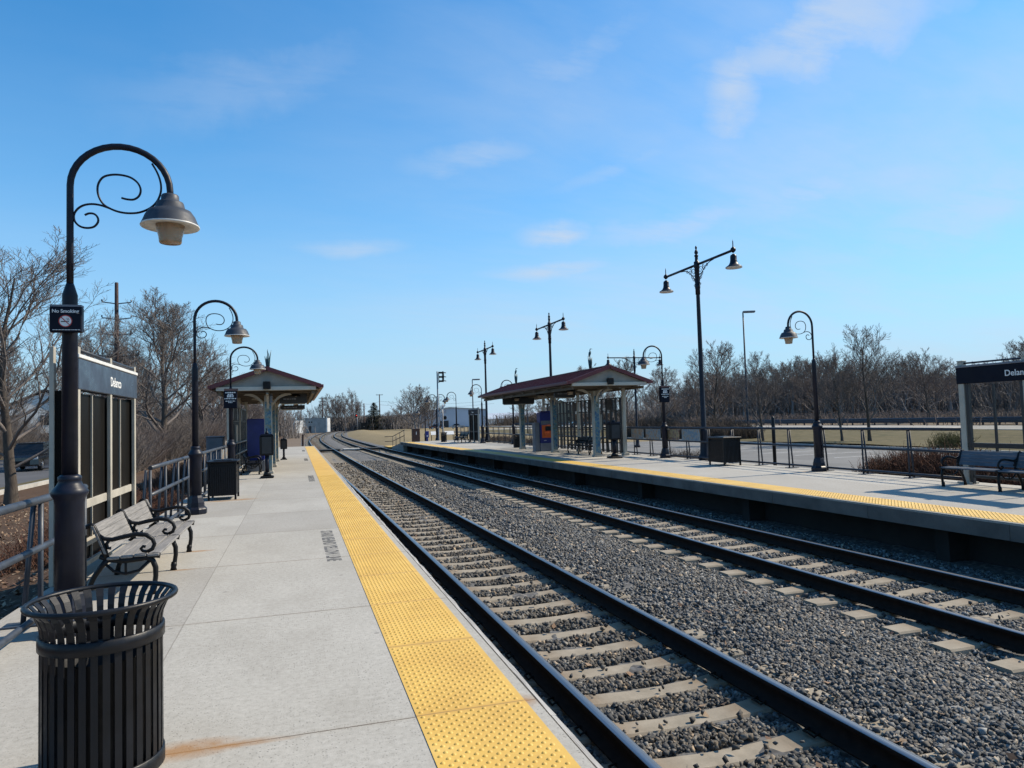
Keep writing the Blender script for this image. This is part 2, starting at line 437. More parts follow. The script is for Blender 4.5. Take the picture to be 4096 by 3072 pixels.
M['ballast'] = mk_ballast()

def mk_ground(name, stops, sc_, fine_stops, fsc, mix=.5, streak=None):
    m, nt, b = nodes_of(name); p = worldpos(nt)
    c = ramp(nt, noise(nt, p, sc_, 6, .62), stops)
    pf = p if streak is None else scaled(nt, p, streak)
    c = mixc(nt, mix, c, ramp(nt, noise(nt, pf, fsc, 6, .75), fine_stops))
    L(nt, c, b.inputs['Base Color']); b.inputs['Roughness'].default_value = .95; b.inputs['Specular IOR Level'].default_value = .15
    bump(nt, b, noise(nt, p, fsc * 1.6, 4, .7), .6, .05); return m
M['lawn'] = mk_ground('dormant_lawn', [(.25, (.20, .155, .085)), (.5, (.27, .21, .125)), (.75, (.235, .20, .10))], .09,
                      [(.25, (.13, .105, .055)), (.5, (.25, .20, .11)), (.75, (.34, .275, .17))], 1.6)
M['island'] = mk_ground('greening_grass', [(.3, (.06, .058, .024)), (.47, (.14, .112, .056)), (.55, (.078, .068, .032)), (.72, (.20, .15, .09))], .3,
                        [(.3, (.035, .037, .016)), (.5, (.11, .096, .045)), (.7, (.25, .19, .11))], 1.2)
M['field'] = mk_ground('brown_scrub_field', [(.25, (.115, .085, .06)), (.5, (.16, .12, .08)), (.75, (.20, .155, .105))], .06,
                       [(.25, (.085, .065, .048)), (.5, (.155, .118, .08)), (.78, (.235, .18, .125))], 1.1)
M['mulch'] = mk_ground('leafy_mulch', [(.25, (.060, .038, .026)), (.5, (.095, .060, .040)), (.78, (.14, .095, .06))], .5,
                       [(.25, (.04, .028, .02)), (.5, (.10, .062, .04)), (.78, (.20, .135, .085))], 9)
M['dirt'] = mk_ground('gravelly_dirt', [(.25, (.14, .11, .085)), (.55, (.20, .155, .115)), (.8, (.23, .17, .12))], .12,
                      [(.25, (.10, .08, .065)), (.5, (.19, .15, .115)), (.78, (.28, .235, .19))], 5)

def mk_bark(name, c1, c2):
    m, nt, b = nodes_of(name); p = worldpos(nt)
    L(nt, ramp(nt, noise(nt, scaled(nt, p, (6, 6, 1.5)), 3, 5, .7), [(.3, c1), (.7, c2)]), b.inputs['Base Color'])
    b.inputs['Roughness'].default_value = .9; b.inputs['Specular IOR Level'].default_value = .2
    bump(nt, b, noise(nt, scaled(nt, p, (9, 9, 2)), 4, 4), .5, .02); return m
M['bark'] = mk_bark('grey_brown_bark', (.055, .045, .038), (.115, .095, .08))
M['twig'] = mk_bark('grey_twig_bark', (.13, .112, .104), (.225, .195, .178))
M['twig_red'] = mk_bark('reddish_twig_bark', (.135, .108, .098), (.22, .178, .158))
M['barkfar'] = mk_bark('haze_paled_far_bark', (.175, .16, .155), (.29, .262, .25))  # paler than the near bark, so distance haze sits in the colour
M['barberry'] = mk_bark('red_brown_hedge', (.075, .038, .028), (.165, .085, .058))
M['greybush'] = mk_bark('grey_brown_bush', (.075, .06, .052), (.14, .115, .095))
M['olive'] = mk_bark('olive_twigs', (.07, .068, .03), (.15, .14, .06))
M['conifer'] = mk_bark('dull_conifer_green', (.035, .04, .026), (.075, .075, .045))

def mk_roof():
    m, nt, b = nodes_of('maroon_metal_roof'); p = worldpos(nt)
    L(nt, ramp(nt, noise(nt, p, 1.3, 4), [(.3, (.115, .018, .022)), (.7, (.165, .030, .034))]), b.inputs['Base Color'])
    b.inputs['Roughness'].default_value = .45; return m
M['roof'] = mk_roof()

def mk_mosaic(name, cols):
    m, nt, b = nodes_of(name); p = worldpos(nt)
    v = N(nt, 'ShaderNodeTexVoronoi', feature='F1'); v.inputs['Scale'].default_value = 16; L(nt, p, v.inputs['Vector'])
    s = N(nt, 'ShaderNodeSeparateColor'); L(nt, v.outputs['Color'], s.inputs[0])
    big = noise(nt, p, 2.6, 2)
    f = math_(nt, 'ADD', math_(nt, 'MULTIPLY', s.outputs[0], .55), math_(nt, 'MULTIPLY', math_(nt, 'SUBTRACT', big, .25), .9))
    L(nt, ramp(nt, f, [(i / (len(cols) - 1), c) for i, c in enumerate(cols)]), b.inputs['Base Color'])
    b.inputs['Roughness'].default_value = .3
    ve = N(nt, 'ShaderNodeTexVoronoi', feature='DISTANCE_TO_EDGE'); ve.inputs['Scale'].default_value = 16; L(nt, p, ve.inputs['Vector'])
    bump(nt, b, ramp(nt, ve.outputs['Distance'], [(0, 0.0), (.08, 1.0)]), .4, .004); return m
M['mosaic'] = mk_mosaic('blue_tile_mosaic', [(.02, .035, .09), (.035, .09, .20), (.05, .15, .25), (.10, .22, .26), (.22, .26, .24), (.14, .15, .08), (.03, .06, .15)])
M['art'] = mk_mosaic('painted_art_panel', [(.10, .16, .24), (.16, .25, .33), (.30, .33, .33), (.36, .22, .12), (.20, .10, .07)])
M['art2'] = mk_mosaic('warm_art_panel', [(.20, .09, .06), (.30, .15, .08), (.42, .33, .18), (.14, .10, .12), (.26, .12, .07)])

# ------------------------------------------------------------------ camera, light, sky
cam = bpy.data.cameras.new('camera'); cam_o = bpy.data.objects.new('camera', cam); COL.objects.link(cam_o)
cam.sensor_width = 36; cam.lens = 24.996; cam.clip_start = .05; cam.clip_end = 3000
ya, pi_, ro = R(16.93), R(2.855), R(-1.70)
rr = Vector((math.cos(ya), -math.sin(ya), 0)); fw = Vector((math.sin(ya) * math.cos(pi_), math.cos(ya) * math.cos(pi_), math.sin(pi_)))
uu = rr.cross(fw)
r2 = math.cos(ro) * rr + math.sin(ro) * uu; u2 = -math.sin(ro) * rr + math.cos(ro) * uu
mw = Matrix(((r2.x, u2.x, -fw.x, 0), (r2.y, u2.y, -fw.y, 0), (r2.z, u2.z, -fw.z, 1.5), (0, 0, 0, 1)))
cam_o.matrix_world = mw; sc.camera = cam_o

SUN_EL, SUN_AZ = R(42), R(5)       # azimuth measured from +X towards +Y
sd = Vector((math.cos(SUN_EL) * math.cos(SUN_AZ), math.cos(SUN_EL) * math.sin(SUN_AZ), math.sin(SUN_EL)))
sun = bpy.data.lights.new('sun', 'SUN'); sun.energy = 5.0; sun.angle = R(.53); sun.color = (1, .885, .71)
so = bpy.data.objects.new('sun', sun); COL.objects.link(so)
so.rotation_euler = sd.to_track_quat('Z', 'Y').to_euler(); so.location = (30, 0, 40)

# cirrus patches: azimuth and elevation in degrees, half widths, slope, density
CLOUDS = [(42, 26.5, 10, 3.4, .25, .85), (35.3, 23.3, 2.6, 4.2, .3, .85), (21, 14.6, 2.7, .9, -.06, .95), (20.5, 11.8, 5.0, .75, .02, .75), (31, 14.8, 8.5, 1.5, .12, .62), (41, 16, 10, 2.0, .2, .62), (4.5, 13.7, 3.6, .6, .04, .6), (14.5, 20.6, 6, 1.3, .1, .5), (-2, 25, 10, 2.6, .2, .30), (51, 14, 8, 4, .2, .6), (22, 27, 9, 2.2, .3, .45), (27, 19.5, 7, 1.0, .25, .4)]
w = bpy.data.worlds.new('World'); sc.world = w; w.use_nodes = True
nt = w.node_tree; bg = nt.nodes['Background']
sky = N(nt, 'ShaderNodeTexSky', sky_type='NISHITA'); sky.sun_disc = False
sky.sun_elevation = SUN_EL; sky.sun_rotation = PI / 2 - SUN_AZ
sky.altitude = 0; sky.air_density = 1.0; sky.dust_density = .25; sky.ozone_density = 2.6
hs = N(nt, 'ShaderNodeHueSaturation'); hs.inputs['Saturation'].default_value = 1.08; hs.inputs['Value'].default_value = 1.16
L(nt, mixc(nt, 1.0, sky.outputs[0], (.44, .92, 1.14), 'MULTIPLY'), hs.inputs['Color'])
dirv = N(nt, 'ShaderNodeTexCoord').outputs['Generated']
sp = N(nt, 'ShaderNodeSeparateXYZ'); L(nt, dirv, sp.inputs[0])
den = math_(nt, 'ADD', math_(nt, 'MAXIMUM', sp.outputs[2], 0.0), .12)
cx = math_(nt, 'DIVIDE', sp.outputs[0], den); cy = math_(nt, 'DIVIDE', sp.outputs[1], den)
cb = N(nt, 'ShaderNodeCombineXYZ'); L(nt, cx, cb.inputs[0]); L(nt, cy, cb.inputs[1])
mp = N(nt, 'ShaderNodeMapping'); mp.inputs['Rotation'].default_value = (0, 0, R(-32)); mp.inputs['Scale'].default_value = (.62, 1.15, 1); mp.inputs['Location'].default_value = (0.4, 5.2, 0)
L(nt, cb.outputs[0], mp.inputs[0])
warp = N(nt, 'ShaderNodeTexNoise'); warp.inputs['Scale'].default_value = .7; warp.inputs['Detail'].default_value = 3
L(nt, mp.outputs[0], warp.inputs['Vector'])
wv = N(nt, 'ShaderNodeMix', data_type='VECTOR'); wv.inputs[0].default_value = .35
L(nt, mp.outputs[0], wv.inputs[4]); L(nt, warp.outputs['Color'], wv.inputs[5])
n1 = noise(nt, wv.outputs[1], .95, 7, .58)
cl = ramp(nt, n1, [(.38, 0.0), (.50, .40), (.68, .92)])
n2 = noise(nt, scaled(nt, wv.outputs[1], (1, 2.4, 1)), 2.6, 6, .6)
cl = math_(nt, 'MULTIPLY', cl, ramp(nt, n2, [(.3, .55), (.7, 1.0)]))
hzf = ramp(nt, sp.outputs[2], [(0.0, .97), (.06, .84), (.15, .57), (.28, .25), (.42, .06), (.55, .0)])
azn = math_(nt, 'MULTIPLY', math_(nt, 'ARCTAN2', sp.outputs[0], sp.outputs[1]), 180 / PI); eln = math_(nt, 'MULTIPLY', math_(nt, 'ARCSINE', sp.outputs[2]), 180 / PI)
wisp = noise(nt, scaled(nt, cb.outputs[0], (1.3, 3.2, 1)), 2.2, 8, .62); soft = noise(nt, dirv, 9, 6, .6)
cl = math_(nt, 'MULTIPLY', cl, math_(nt, 'ADD', .12, math_(nt, 'MULTIPLY', .62, math_(nt, 'MINIMUM', 1.0, math_(nt, 'MAXIMUM', 0.0, math_(nt, 'DIVIDE', math_(nt, 'ADD', azn, 10.0), 45.0))))))
wispf = ramp(nt, wisp, [(.28, .38), (.50, .85), (.70, 1.0)])
for (ca, ce, wa, we, sk, st_) in CLOUDS:
    da = math_(nt, 'SUBTRACT', azn, ca); de = math_(nt, 'SUBTRACT', math_(nt, 'SUBTRACT', eln, ce), math_(nt, 'MULTIPLY', da, sk))
    da = math_(nt, 'DIVIDE', da, wa); de = math_(nt, 'DIVIDE', math_(nt, 'ADD', de, math_(nt, 'MULTIPLY', math_(nt, 'SUBTRACT', soft, .5), we * 2.6)), we)
    ex = math_(nt, 'POWER', 2.718, math_(nt, 'MULTIPLY', -1.0, math_(nt, 'ADD', math_(nt, 'MULTIPLY', da, da), math_(nt, 'MULTIPLY', de, de))))
    cl = math_(nt, 'MAXIMUM', cl, math_(nt, 'MULTIPLY', math_(nt, 'MULTIPLY', ex, st_), wispf))
cl = math_(nt, 'MINIMUM', cl, .95)
base = mixc(nt, hzf, hs.outputs[0], (3.25, 4.55, 5.65))
mm = mixc(nt, cl, base, (3.95, 4.6, 5.55))
L(nt, mm, bg.inputs['Color']); bg.inputs['Strength'].default_value = .115
sc.view_settings.view_transform = 'Standard'; sc.view_settings.look = 'None'; sc.view_settings.exposure = 0.40; sc.view_settings.gamma = 1.0
sc.render.film_transparent = False
sc.cycles.max_bounces = 6; sc.cycles.transparent_max_bounces = 24
sc.cycles.use_denoising = True

# ------------------------------------------------------------------ track geometry
def curve(pts):
    y = np.array([p[0] for p in pts], float); x = np.array([p[1] for p in pts], float)
    yy = np.arange(-30, 420, .5); xx = np.interp(yy, y, x)
    s0, s1 = (x[1] - x[0]) / (y[1] - y[0]), (x[-1] - x[-2]) / (y[-1] - y[-2])
    xx = np.where(yy < y[0], x[0] + (yy - y[0]) * s0, xx); xx = np.where(yy > y[-1], x[-1] + (yy - y[-1]) * s1, xx)
    k = np.hanning(41); k /= k.sum()
    pad = np.concatenate([xx[0] + (np.arange(-20, 0)) * (xx[1] - xx[0]), xx, xx[-1] + np.arange(1, 21) * (xx[-1] - xx[-2])])
    sm = np.convolve(pad, k, 'valid')
    return lambda t: np.interp(t, yy, sm)
CN = curve([(-30, 2.79), (5, 2.785), (15, 2.70), (30, 2.50), (45, 2.37), (60, 2.31), (80, 2.26), (98, 2.35), (118, 2.85), (150, 4.3), (175, 5.9), (195, 7.4), (222, 9.8), (260, 14), (330, 24)])
CF = curve([(-30, 7.2), (5, 7.13), (25, 6.93), (45, 6.62), (60, 6.38), (69, 6.33), (85, 6.40), (102, 6.55), (119, 6.85), (133, 7.25), (161, 8.75), (190, 10.7), (222, 13.8), (260, 18.4), (330, 28.6)])
RZ = -.60; TIE = -.775

def sweep(name, cfun, dx, prof, y0, y1, step, mats, parent, mi):
    ys = np.arange(y0, y1 + .01, step); V = []; k = len(prof)
    for y in ys:
        c = cfun(y); s = (cfun(y + .5) - cfun(y - .5)); n = Vector((1, -s, 0)).normalized()
        for (u, z) in prof:
            V.append((c + n.x * (dx + u), y + n.y * (dx + u), z))
    F = []; mm_ = []
    for i in range(len(ys) - 1):
        for j in range(k):
            j2 = (j + 1) % k
            F.append((i * k + j, (i + 1) * k + j, (i + 1) * k + j2, i * k + j2)); mm_.append(mi[j])
    o = raw_mesh(name, np.array(V), np.array(F), mats, parent)
    o.data.polygons.foreach_set('material_index', mm_)
    return o
railprof = [(-.036, RZ - .004), (-.033, RZ), (.033, RZ), (.036, RZ - .004), (.036, RZ - .038), (.010, RZ - .05), (.009, RZ - .14), (.07, RZ - .155), (.07, RZ - .17), (-.07, RZ - .17), (-.07, RZ - .155), (-.009, RZ - .14), (-.010, RZ - .05), (-.036, RZ - .038)]
railmi = [1, 1, 1] + [0] * 11

def tie_mb(mid=True):
    b = MB()
    xs = [-1.28, -1.05, -.72, -.45, -.15, .15, .45, .72, 1.05, 1.28]
    zt = [.0, .0, .002, -.022, -.034, -.034, -.022, .002, .0, .0]
    wd = [.125, .13, .13, .118, .11, .11, .118, .13, .13, .125]
    vs = []
    for x, z, w_ in zip(xs, zt, wd):
        vs += [(x, -w_ - .02, z - .16), (x, -w_, z - .018), (x, -w_ + .018, z), (x, w_ - .018, z), (x, w_, z - .018), (x, w_ + .02, z - .16)]
    fs = []
    for i in range(len(xs) - 1):
        for j in range(5):
            fs.append((i * 6 + j, i * 6 + j + 1, i * 6 + 7 + j, i * 6 + 6 + j))
    fs.append((0, 1, 2, 3, 4, 5)); n = (len(xs) - 1) * 6; fs.append((n, n + 1, n + 2, n + 3, n + 4, n + 5))
    b.add(vs, fs)
    b.mat(1)
    for s in (-1, 1):
        for t in (-1, 1):
            x = s * .7525 + t * .085
            b.tube([(x - .02 * t, -.05, .03), (x + .03 * t, -.055, .012), (x + .035 * t, 0, .022), (x + .03 * t, .055, .012), (x - .02 * t, .05, .03)], .009, 5)
    return b

def make_track(label, cfun, ystart, nmax=100):
    t = thing('railway_track', label, 'railway track', (float(cfun(0)), 0, TIE), 0, 'parallel tracks between the platforms')
    mi = t.matrix_world
    for dx in (-.7525, .7525):
        o = sweep('rail', lambda y: cfun(y) - float(cfun(0)), dx, [(u, z - TIE) for u, z in railprof], -8, 330, 1.0, [M['rail'], M['railtop']], t, railmi)
    ys = []; y = ystart
    while y < 240: ys.append(y); y += .59
    base = None; rest = None
    for i, y in enumerate(ys[:nmax]):
        s = float(cfun(y + .5) - cfun(y - .5))
        loc = (float(cfun(y) - cfun(0)), y + random.uniform(-.012, .012), random.uniform(-.004, .004))
        if base is None:
            o = base = tie_mb().build('sleeper', [M['tie'], M['rail']], t)
        else:
            o = base.copy(); COL.objects.link(o); o.parent = t
        o.location = loc; o.rotation_euler = (0, 0, -math.atan(s) + random.uniform(-.006, .006))
    b = MB()
    for y in ys[nmax:]:
        x = float(cfun(y) - cfun(0)); b.box(x - 1.28, x + 1.28, y - .125, y + .125, -.16, 0)
    o = b.build('far_sleepers', M['tie'], t); o['kind'] = 'stuff'
    return ys[:nmax]
TN0 = 2.54; TF0 = 2.49
ysN = make_track('nearer railway track alongside the platform with the trash can and wide yellow strip', CN, TN0)
ysF = make_track('farther railway track along the edge of the opposite platform, partly in its shadow', CF, TF0)

# ballast bed --------------------------------------------------------
def bedz(x, y):
    cn = CN(y); cf = CF(y)
    a = np.abs(x - cn); b = np.abs(x - cf)
    z = np.full_like(x, -.765)
    z = np.where(a < 1.42, -.822, z)
    z = np.where(b < 1.45, -.826, z)
    t = np.clip((x - cn - 1.15) / .6, 0, 1); mid = (x > cn) & (x < cf - 1.9)
    z = np.where(mid, -.818 + .055 * t, z)
    t2 = np.clip((cf - 1.05 - x) / .9, 0, 1)
    z = np.where((x > cn + 1.8) & (x < cf - 1.05), np.minimum(z, -.862 + .10 * t2), z)
    z = np.where(x < cn - 1.3, -.84, z)
    return z
ysb = np.concatenate([np.arange(-6, 40, .3), np.arange(40, 330.1, 3)]); us = np.linspace(-2.6, 7.4, 51)
Vb = []
for y in ysb:
    x = CN(y) + us * (1 if True else 1); x = np.where(us > 4.3, CF(y) + (us - 4.35), x)
    z = bedz(x, np.full_like(x, y)) + RNG.normal(0, .012, len(x))
    if y > 57: z = np.where((us < -1.9) | (us > 6.6), -.93, z)
    Vb.append(np.stack([x, np.full_like(x, y), z], 1))
nv = len(us); Vb = np.concatenate(Vb)
ii = np.arange(len(ysb) - 1)[:, None] * nv + np.arange(nv - 1)[None]
Fb = np.stack([ii, ii + 1, ii + 1 + nv, ii + nv], -1).reshape(-1, 4)
tag(raw_mesh('ballast_bed', Vb, Fb, M['ballast']), kind='structure')

def stones(n, x0, x1, y0, y1, smin, smax, seed):
    g = np.random.default_rng(seed)
    x = g.uniform(x0, x1, n); y = g.uniform(y0, y1, n)
    sz = g.uniform(smin, smax, n) * np.where(g.random(n) < .12, 1.35, 1)
    dn = x - CN(y); df = x - CF(y)
    fn = np.abs((y - TN0 + .295) % .59 - .295); ff = np.abs((y - TF0 + .295) % .59 - .295)
    inN = (np.abs(dn) < 1.30) & (fn < .145); inF = (np.abs(df) < 1.30) & (ff < .145)
    railz = np.minimum(np.abs(np.abs(dn) - .7525), np.abs(np.abs(df) - .7525)) < .085
    stray = g.random(n) < .008
    keep = (~(inN | inF) | (stray & (sz < smax))) & ~railz
    keep |= (np.abs(dn - 1.2) < .16) & inN & (g.random(n) < .18)
    x, y, sz = x[keep], y[keep], sz[keep]; inany = (inN | inF)[keep]
    z = bedz(x, y) + g.uniform(-.012, .022, len(x)) + np.where(inany, .045, 0)
    m = len(x)
    base = np.array([(sx, sy, s3) for s3 in (-1, 1) for sy in (-1, 1) for sx in (-1, 1)], float)
    P = base[None] * g.uniform(.35, 1.05, (m, 8, 3)) * (sz[:, None, None] * .5) * np.stack([g.uniform(.8, 1.35, m), g.uniform(.7, 1.1, m), g.uniform(.45, .85, m)], 1)[:, None, :]
    q = g.normal(size=(m, 4)); q /= np.linalg.norm(q, axis=1)[:, None]
    a, b, c, d = q.T
    Rm = np.stack([np.stack([1 - 2 * (c * c + d * d), 2 * (b * c - a * d), 2 * (b * d + a * c)], -1),
                   np.stack([2 * (b * c + a * d), 1 - 2 * (b * b + d * d), 2 * (c * d - a * b)], -1),
                   np.stack([2 * (b * d - a * c), 2 * (c * d + a * b), 1 - 2 * (b * b + c * c)], -1)], 1)
    P = np.einsum('nij,nkj->nki', Rm, P) + np.stack([x, y, z], 1)[:, None, :]
    f = np.array([(0, 2, 3, 1), (4, 5, 7, 6), (0, 1, 5, 4), (2, 6, 7, 3), (0, 4, 6, 2), (1, 3, 7, 5)])
    F = (f[None] + (np.arange(m) * 8)[:, None, None]).reshape(-1, 4)
    t = g.random(m)
    pal = np.array([(.058, .059, .06), (.100, .101, .10), (.155, .155, .15), (.225, .222, .21), (.14, .122, .10), (.26, .225, .18), (.46, .37, .27)])
    idx = np.searchsorted(np.cumsum([.20, .25, .21, .13, .12, .065, .025]), t).clip(0, 6)
    c = pal[idx] * g.uniform(.6, 1.3, (m, 1)) * (1 - .22 * np.clip(1 - np.abs(dn[keep]) / .9, 0, 1)[:, None] * np.array([.6, 1.0, 1.5]))
    return P.reshape(-1, 3), F, np.repeat(c, 8, 0)
parts = [stones(92000, 1.30, 8.9, 1.8, 6.5, .024, .052, 1), stones(66000, 1.30, 8.9, 6.5, 13, .028, .058, 2), stones(34000, 1.3, 8.9, 13, 24, .04, .07, 3), stones(14000, 1.3, 8.7, 24, 44, .055, .09, 4)]
off = 0; VV = []; FF = []; CC = []
for v, f, c in parts:
    VV.append(v); FF.append(f + off); CC.append(c); off += len(v)
tag(raw_mesh('ballast_stones', np.concatenate(VV), np.concatenate(FF), M['stone'], col=np.concatenate(CC)), 'grey crushed stone ballast between and around both tracks', 'gravel', kind='stuff')

# level crossing boards at the platform end
t = thing('track_crossing', 'dark timber pedestrian crossing over both tracks past the platform ends', 'crossing', (4.3, 64.3, -.63))
b = MB()
for x0, x1 in ((-3.1, -2.75), (-2.55, -1.3), (-1.1, -.7), (1.0, 1.35), (1.55, 2.75), (2.95, 3.4)): b.box(x0, x1, -1.2, 1.2, -.1, .0)
b.build('board_panel', M['found'], t)
b = MB(); b.box(-.4, 1.0, -.9, .9, -.1, .004); b.build('centre_slab', M['kerb'], t)

# ------------------------------------------------------------------ ground and roads
def sheet(name, x0, x1, y0, y1, z, mat, nx=1, ny=1, zf=None):
    xs = np.linspace(x0, x1, nx + 1); ysx = np.linspace(y0, y1, ny + 1)
    V = []
    for y in ysx:
        for x in xs: V.append((x, y, z if zf is None else zf(x, y)))
    k = nx + 1
    i = np.arange(ny)[:, None] * k + np.arange(nx)[None]
    F = np.stack([i, i + 1, i + 1 + k, i + k], -1).reshape(-1, 4)
    return tag(raw_mesh(name, np.array(V, float), F, mat, smooth=True), kind='structure')
sheet('ground', -900, 1100, -300, 1600, -.95, M['field'])
sheet('lawn', 8.2, 58, 57, 262, -.76, M['lawn'], 60, 100, lambda x, y: -.78 + .55 * math.exp(-((x - 12.5 - max(0, y - 130) * .07) / 3.2) ** 2) * min(1, max(0, (y - 66) / 12)) * (1 if y < 215 else max(0, 1 - (y - 215) / 20)) - (0 if x > CF(y) + 2.2 else .14))
sheet('car_park', 12.9, 31, -40, 56, -.75, M['asphalt'])
sheet('car_park_far', 42, 58, 150, 175, -.74, M['road'])
sheet('grass_island', 31.2, 58.4, -40, 150, -.62, M['island'], 40, 120, lambda x, y: -.63 + .12 * math.sin(x * .35) * math.sin(y * .13) + random.uniform(-.02, .02))
sheet('road', 58.5, 74.5, -60, 340, -.74, M['road'])
sheet('scrub_field', 76, 190, -60, 320, -.7, M['field'], 30, 60, lambda x, y: -.75 + 1.1 * min(1, max(0, (x - 80) / 70)) + random.uniform(-.06, .06))
sheet('planting_bed', -11.0, -2.2, -12, 150, -.5, M['mulch'], 24, 120, lambda x, y: -.38 - .47 * min(1, max(0, (-2.6 - x) / 5.0)) + random.uniform(-.03, .03))
sheet('verge', -12.3, -11.16, -20, 160, -.80, M['island'], 3, 60, lambda x, y: -.80 + random.uniform(-.02, .02))
sheet('street', -26, -12.3, -40, 200, -.82, M['road_dark'])
sheet('far_verge', -120, -26, -40, 260, -.8, M['island'])
sheet('dirt', -9, 1.9, 54.4, 260, -.82, M['dirt'], 20, 80, lambda x, y: -.84 + random.uniform(-.03, .03))
def kerb(name, x0, x1, y0, y1, z0, z1, mat):
    b = MB(); y = y0
    while y < y1:
        b.box(x0, x1, y, min(y + 3.0, y1) - .012, z0, z1 + random.uniform(-.004, .004)); y += 3.0
    return tag(b.build(name, mat), kind='structure')
kerb('kerb', 31.0, 31.18, -40, 150, -.9, -.60, M['kerb'])
kerb('kerb', 58.4, 58.55, -40, 150, -.9, -.60, M['kerb'])
kerb('kerb', -11.16, -11.0, -12, 150, -.95, -.66, M['kerb'])
b = MB()
for i in range(28):
    y = -8 + i * 2.75; b.box(24.2, 29.2, y, y + .10, -.747, -.745)
tag(b.build('parking_lines', M['marking']), kind='structure')

# ------------------------------------------------------------------ platforms
def platform(name, edge_x, back_x, y0, y1, sgn, cm, domes, extra):
    """sgn=+1: track is on +X side"""
    b = MB()
    ys = np.arange(y0, y1 + .01, (y1 - y0) / round((y1 - y0) / 2.35))
    ex = [edge_x(y) for y in ys]
    def slab(zt, zb, inset0, inset1):
        vs = []
        for y, e in zip(ys, ex):
            vs += [(e - sgn * inset0, y, zt), (back_x, y, zt), (back_x, y, zb), (e - sgn * inset1, y, zb)]
        fs = []
        for i in range(len(ys) - 1):
            for j in range(4):
                fs.append((i * 4 + j, i * 4 + (j + 1) % 4, i * 4 + 4 + (j + 1) % 4, i * 4 + 4 + j))
        n = len(vs) - 4; fs += [(0, 3, 2, 1), (n, n + 1, n + 2, n + 3)]
        return vs, fs
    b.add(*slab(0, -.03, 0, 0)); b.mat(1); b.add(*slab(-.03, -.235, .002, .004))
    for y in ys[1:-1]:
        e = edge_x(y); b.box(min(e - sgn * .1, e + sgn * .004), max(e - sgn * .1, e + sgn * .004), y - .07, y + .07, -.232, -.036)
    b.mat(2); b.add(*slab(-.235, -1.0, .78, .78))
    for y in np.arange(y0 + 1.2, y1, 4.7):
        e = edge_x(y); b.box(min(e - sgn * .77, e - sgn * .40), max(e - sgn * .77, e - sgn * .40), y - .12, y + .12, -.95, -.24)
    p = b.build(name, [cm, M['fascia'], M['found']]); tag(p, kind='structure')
    return p
eL = lambda y: 1.205
eR = curve([(-30, 8.74), (7, 8.70), (15, 8.58), (23, 8.48), (33, 8.25), (38, 8.08), (46, 7.92), (56, 7.78)])
pL = platform('platform', eL, -2.32, -7, 54, 1, M['concL'], None, None)
pR = platform('platform', lambda y: float(eR(y)), 12.78, -7, 56, -1, M['concR'], None, None)

def tactile(parent, inner, outer, y0, y1, yd0, yd1, step):
    b = MB(); ys = np.arange(y0, y1 + .01, 1.175)
    vs = []
    for y in ys: vs += [(inner(y), y, .004), (outer(y), y, .004), (inner(y), y, -.004), (outer(y), y, -.004)]
    fs = []
    for i in range(len(ys) - 1):
        a = i * 4; fs += [(a, a + 1, a + 5, a + 4), (a, a + 4, a + 6, a + 2), (a + 1, a + 3, a + 7, a + 5)]
    fs.append((0, 2, 3, 1))
    b.add(vs, fs); o = b.build('tactile_strip', M['yellow'], parent)
    # truncated domes
    C = []
    y = yd0
    while y < yd1:
        for sft in (0, step / 2):
            yy = y + sft; xi, xo = sorted((inner(yy), outer(yy)))
            xs = np.arange(xi + .028 + (0 if sft == 0 else step / 2), xo - .02, step)
            fr = abs((yy - 3.70 + .5875) % 1.175 - .5875)
            if fr > .022: C += [(x, yy) for x in xs]
        y += step
    C = np.array(C); k = 8; a = np.arange(k) * 2 * PI / k
    ringA = np.stack([.0125 * np.cos(a), .0125 * np.sin(a), np.full(k, .0035)], 1); ringB = np.stack([.0075 * np.cos(a), .0075 * np.sin(a), np.full(k, .0092)], 1)
    T = np.concatenate([ringA, ringB]); n = len(C)
    V = T[None] + np.concatenate([C, np.zeros((n, 1))], 1)[:, None, :]
    f = np.array([(j, (j + 1) % k, k + (j + 1) % k, k + j) for j in range(k)] + [(k, k + 1, k + 2, k + 7), (k + 2, k + 3, k + 6, k + 7), (k + 3, k + 4, k + 5, k + 6)])
    F = (f[None] + (np.arange(n) * 2 * k)[:, None, None]).reshape(-1, 4)
    d = raw_mesh('truncated_domes', V.reshape(-1, 3), F, M['yellow'], o); d['kind'] = 'stuff'
    return o
tactile(pL, lambda y: .565, lambda y: 1.145, -6.85, 53.9, .6, 22, .064)
tactile(pR, lambda y: float(eR(y)) + .06, lambda y: float(eR(y)) + .66 + .03 * min(1, y / 30), -6.85, 55.8, 4, 21, .064)
# bleached timber rubbing edge of the left platform
b = MB(); y = -7.0; g = random.Random(3)
while y < 54:
    ln = 3.5
    n = 14; vs = []
    for i in range(n + 1):
        yy = y + ln * i / n - (.006 if i == n else 0)
        o_ = 1.262 + g.uniform(-.008, .006); zt = -.012 + g.uniform(-.004, .003)
        vs += [(1.221, yy, zt + .004), (o_ - .012, yy, zt), (o_, yy, zt - .016), (o_ - .004, yy, -.20), (1.221, yy, -.20)]
    fs = []
    for i in range(n):
        for j in range(5): fs.append((i * 5 + j, i * 5 + (j + 1) % 5, i * 5 + 5 + (j + 1) % 5, i * 5 + 5 + j))
    fs += [(0, 1, 2, 3, 4), tuple(n * 5 + k for k in (4, 3, 2, 1, 0))]
    b.add(vs, fs); y += ln
b.build('edge_timber', M['edgewood'], pL)
for y in (9.35, 21.1, 32.8, 44.6):
    lettering('STAND BEHIND YELLOW LINE', .215, M['grime'], pL, (.375, y, .0012), (0, 0, -PI / 2), ext=.0006, sx=.80, bold=.006)
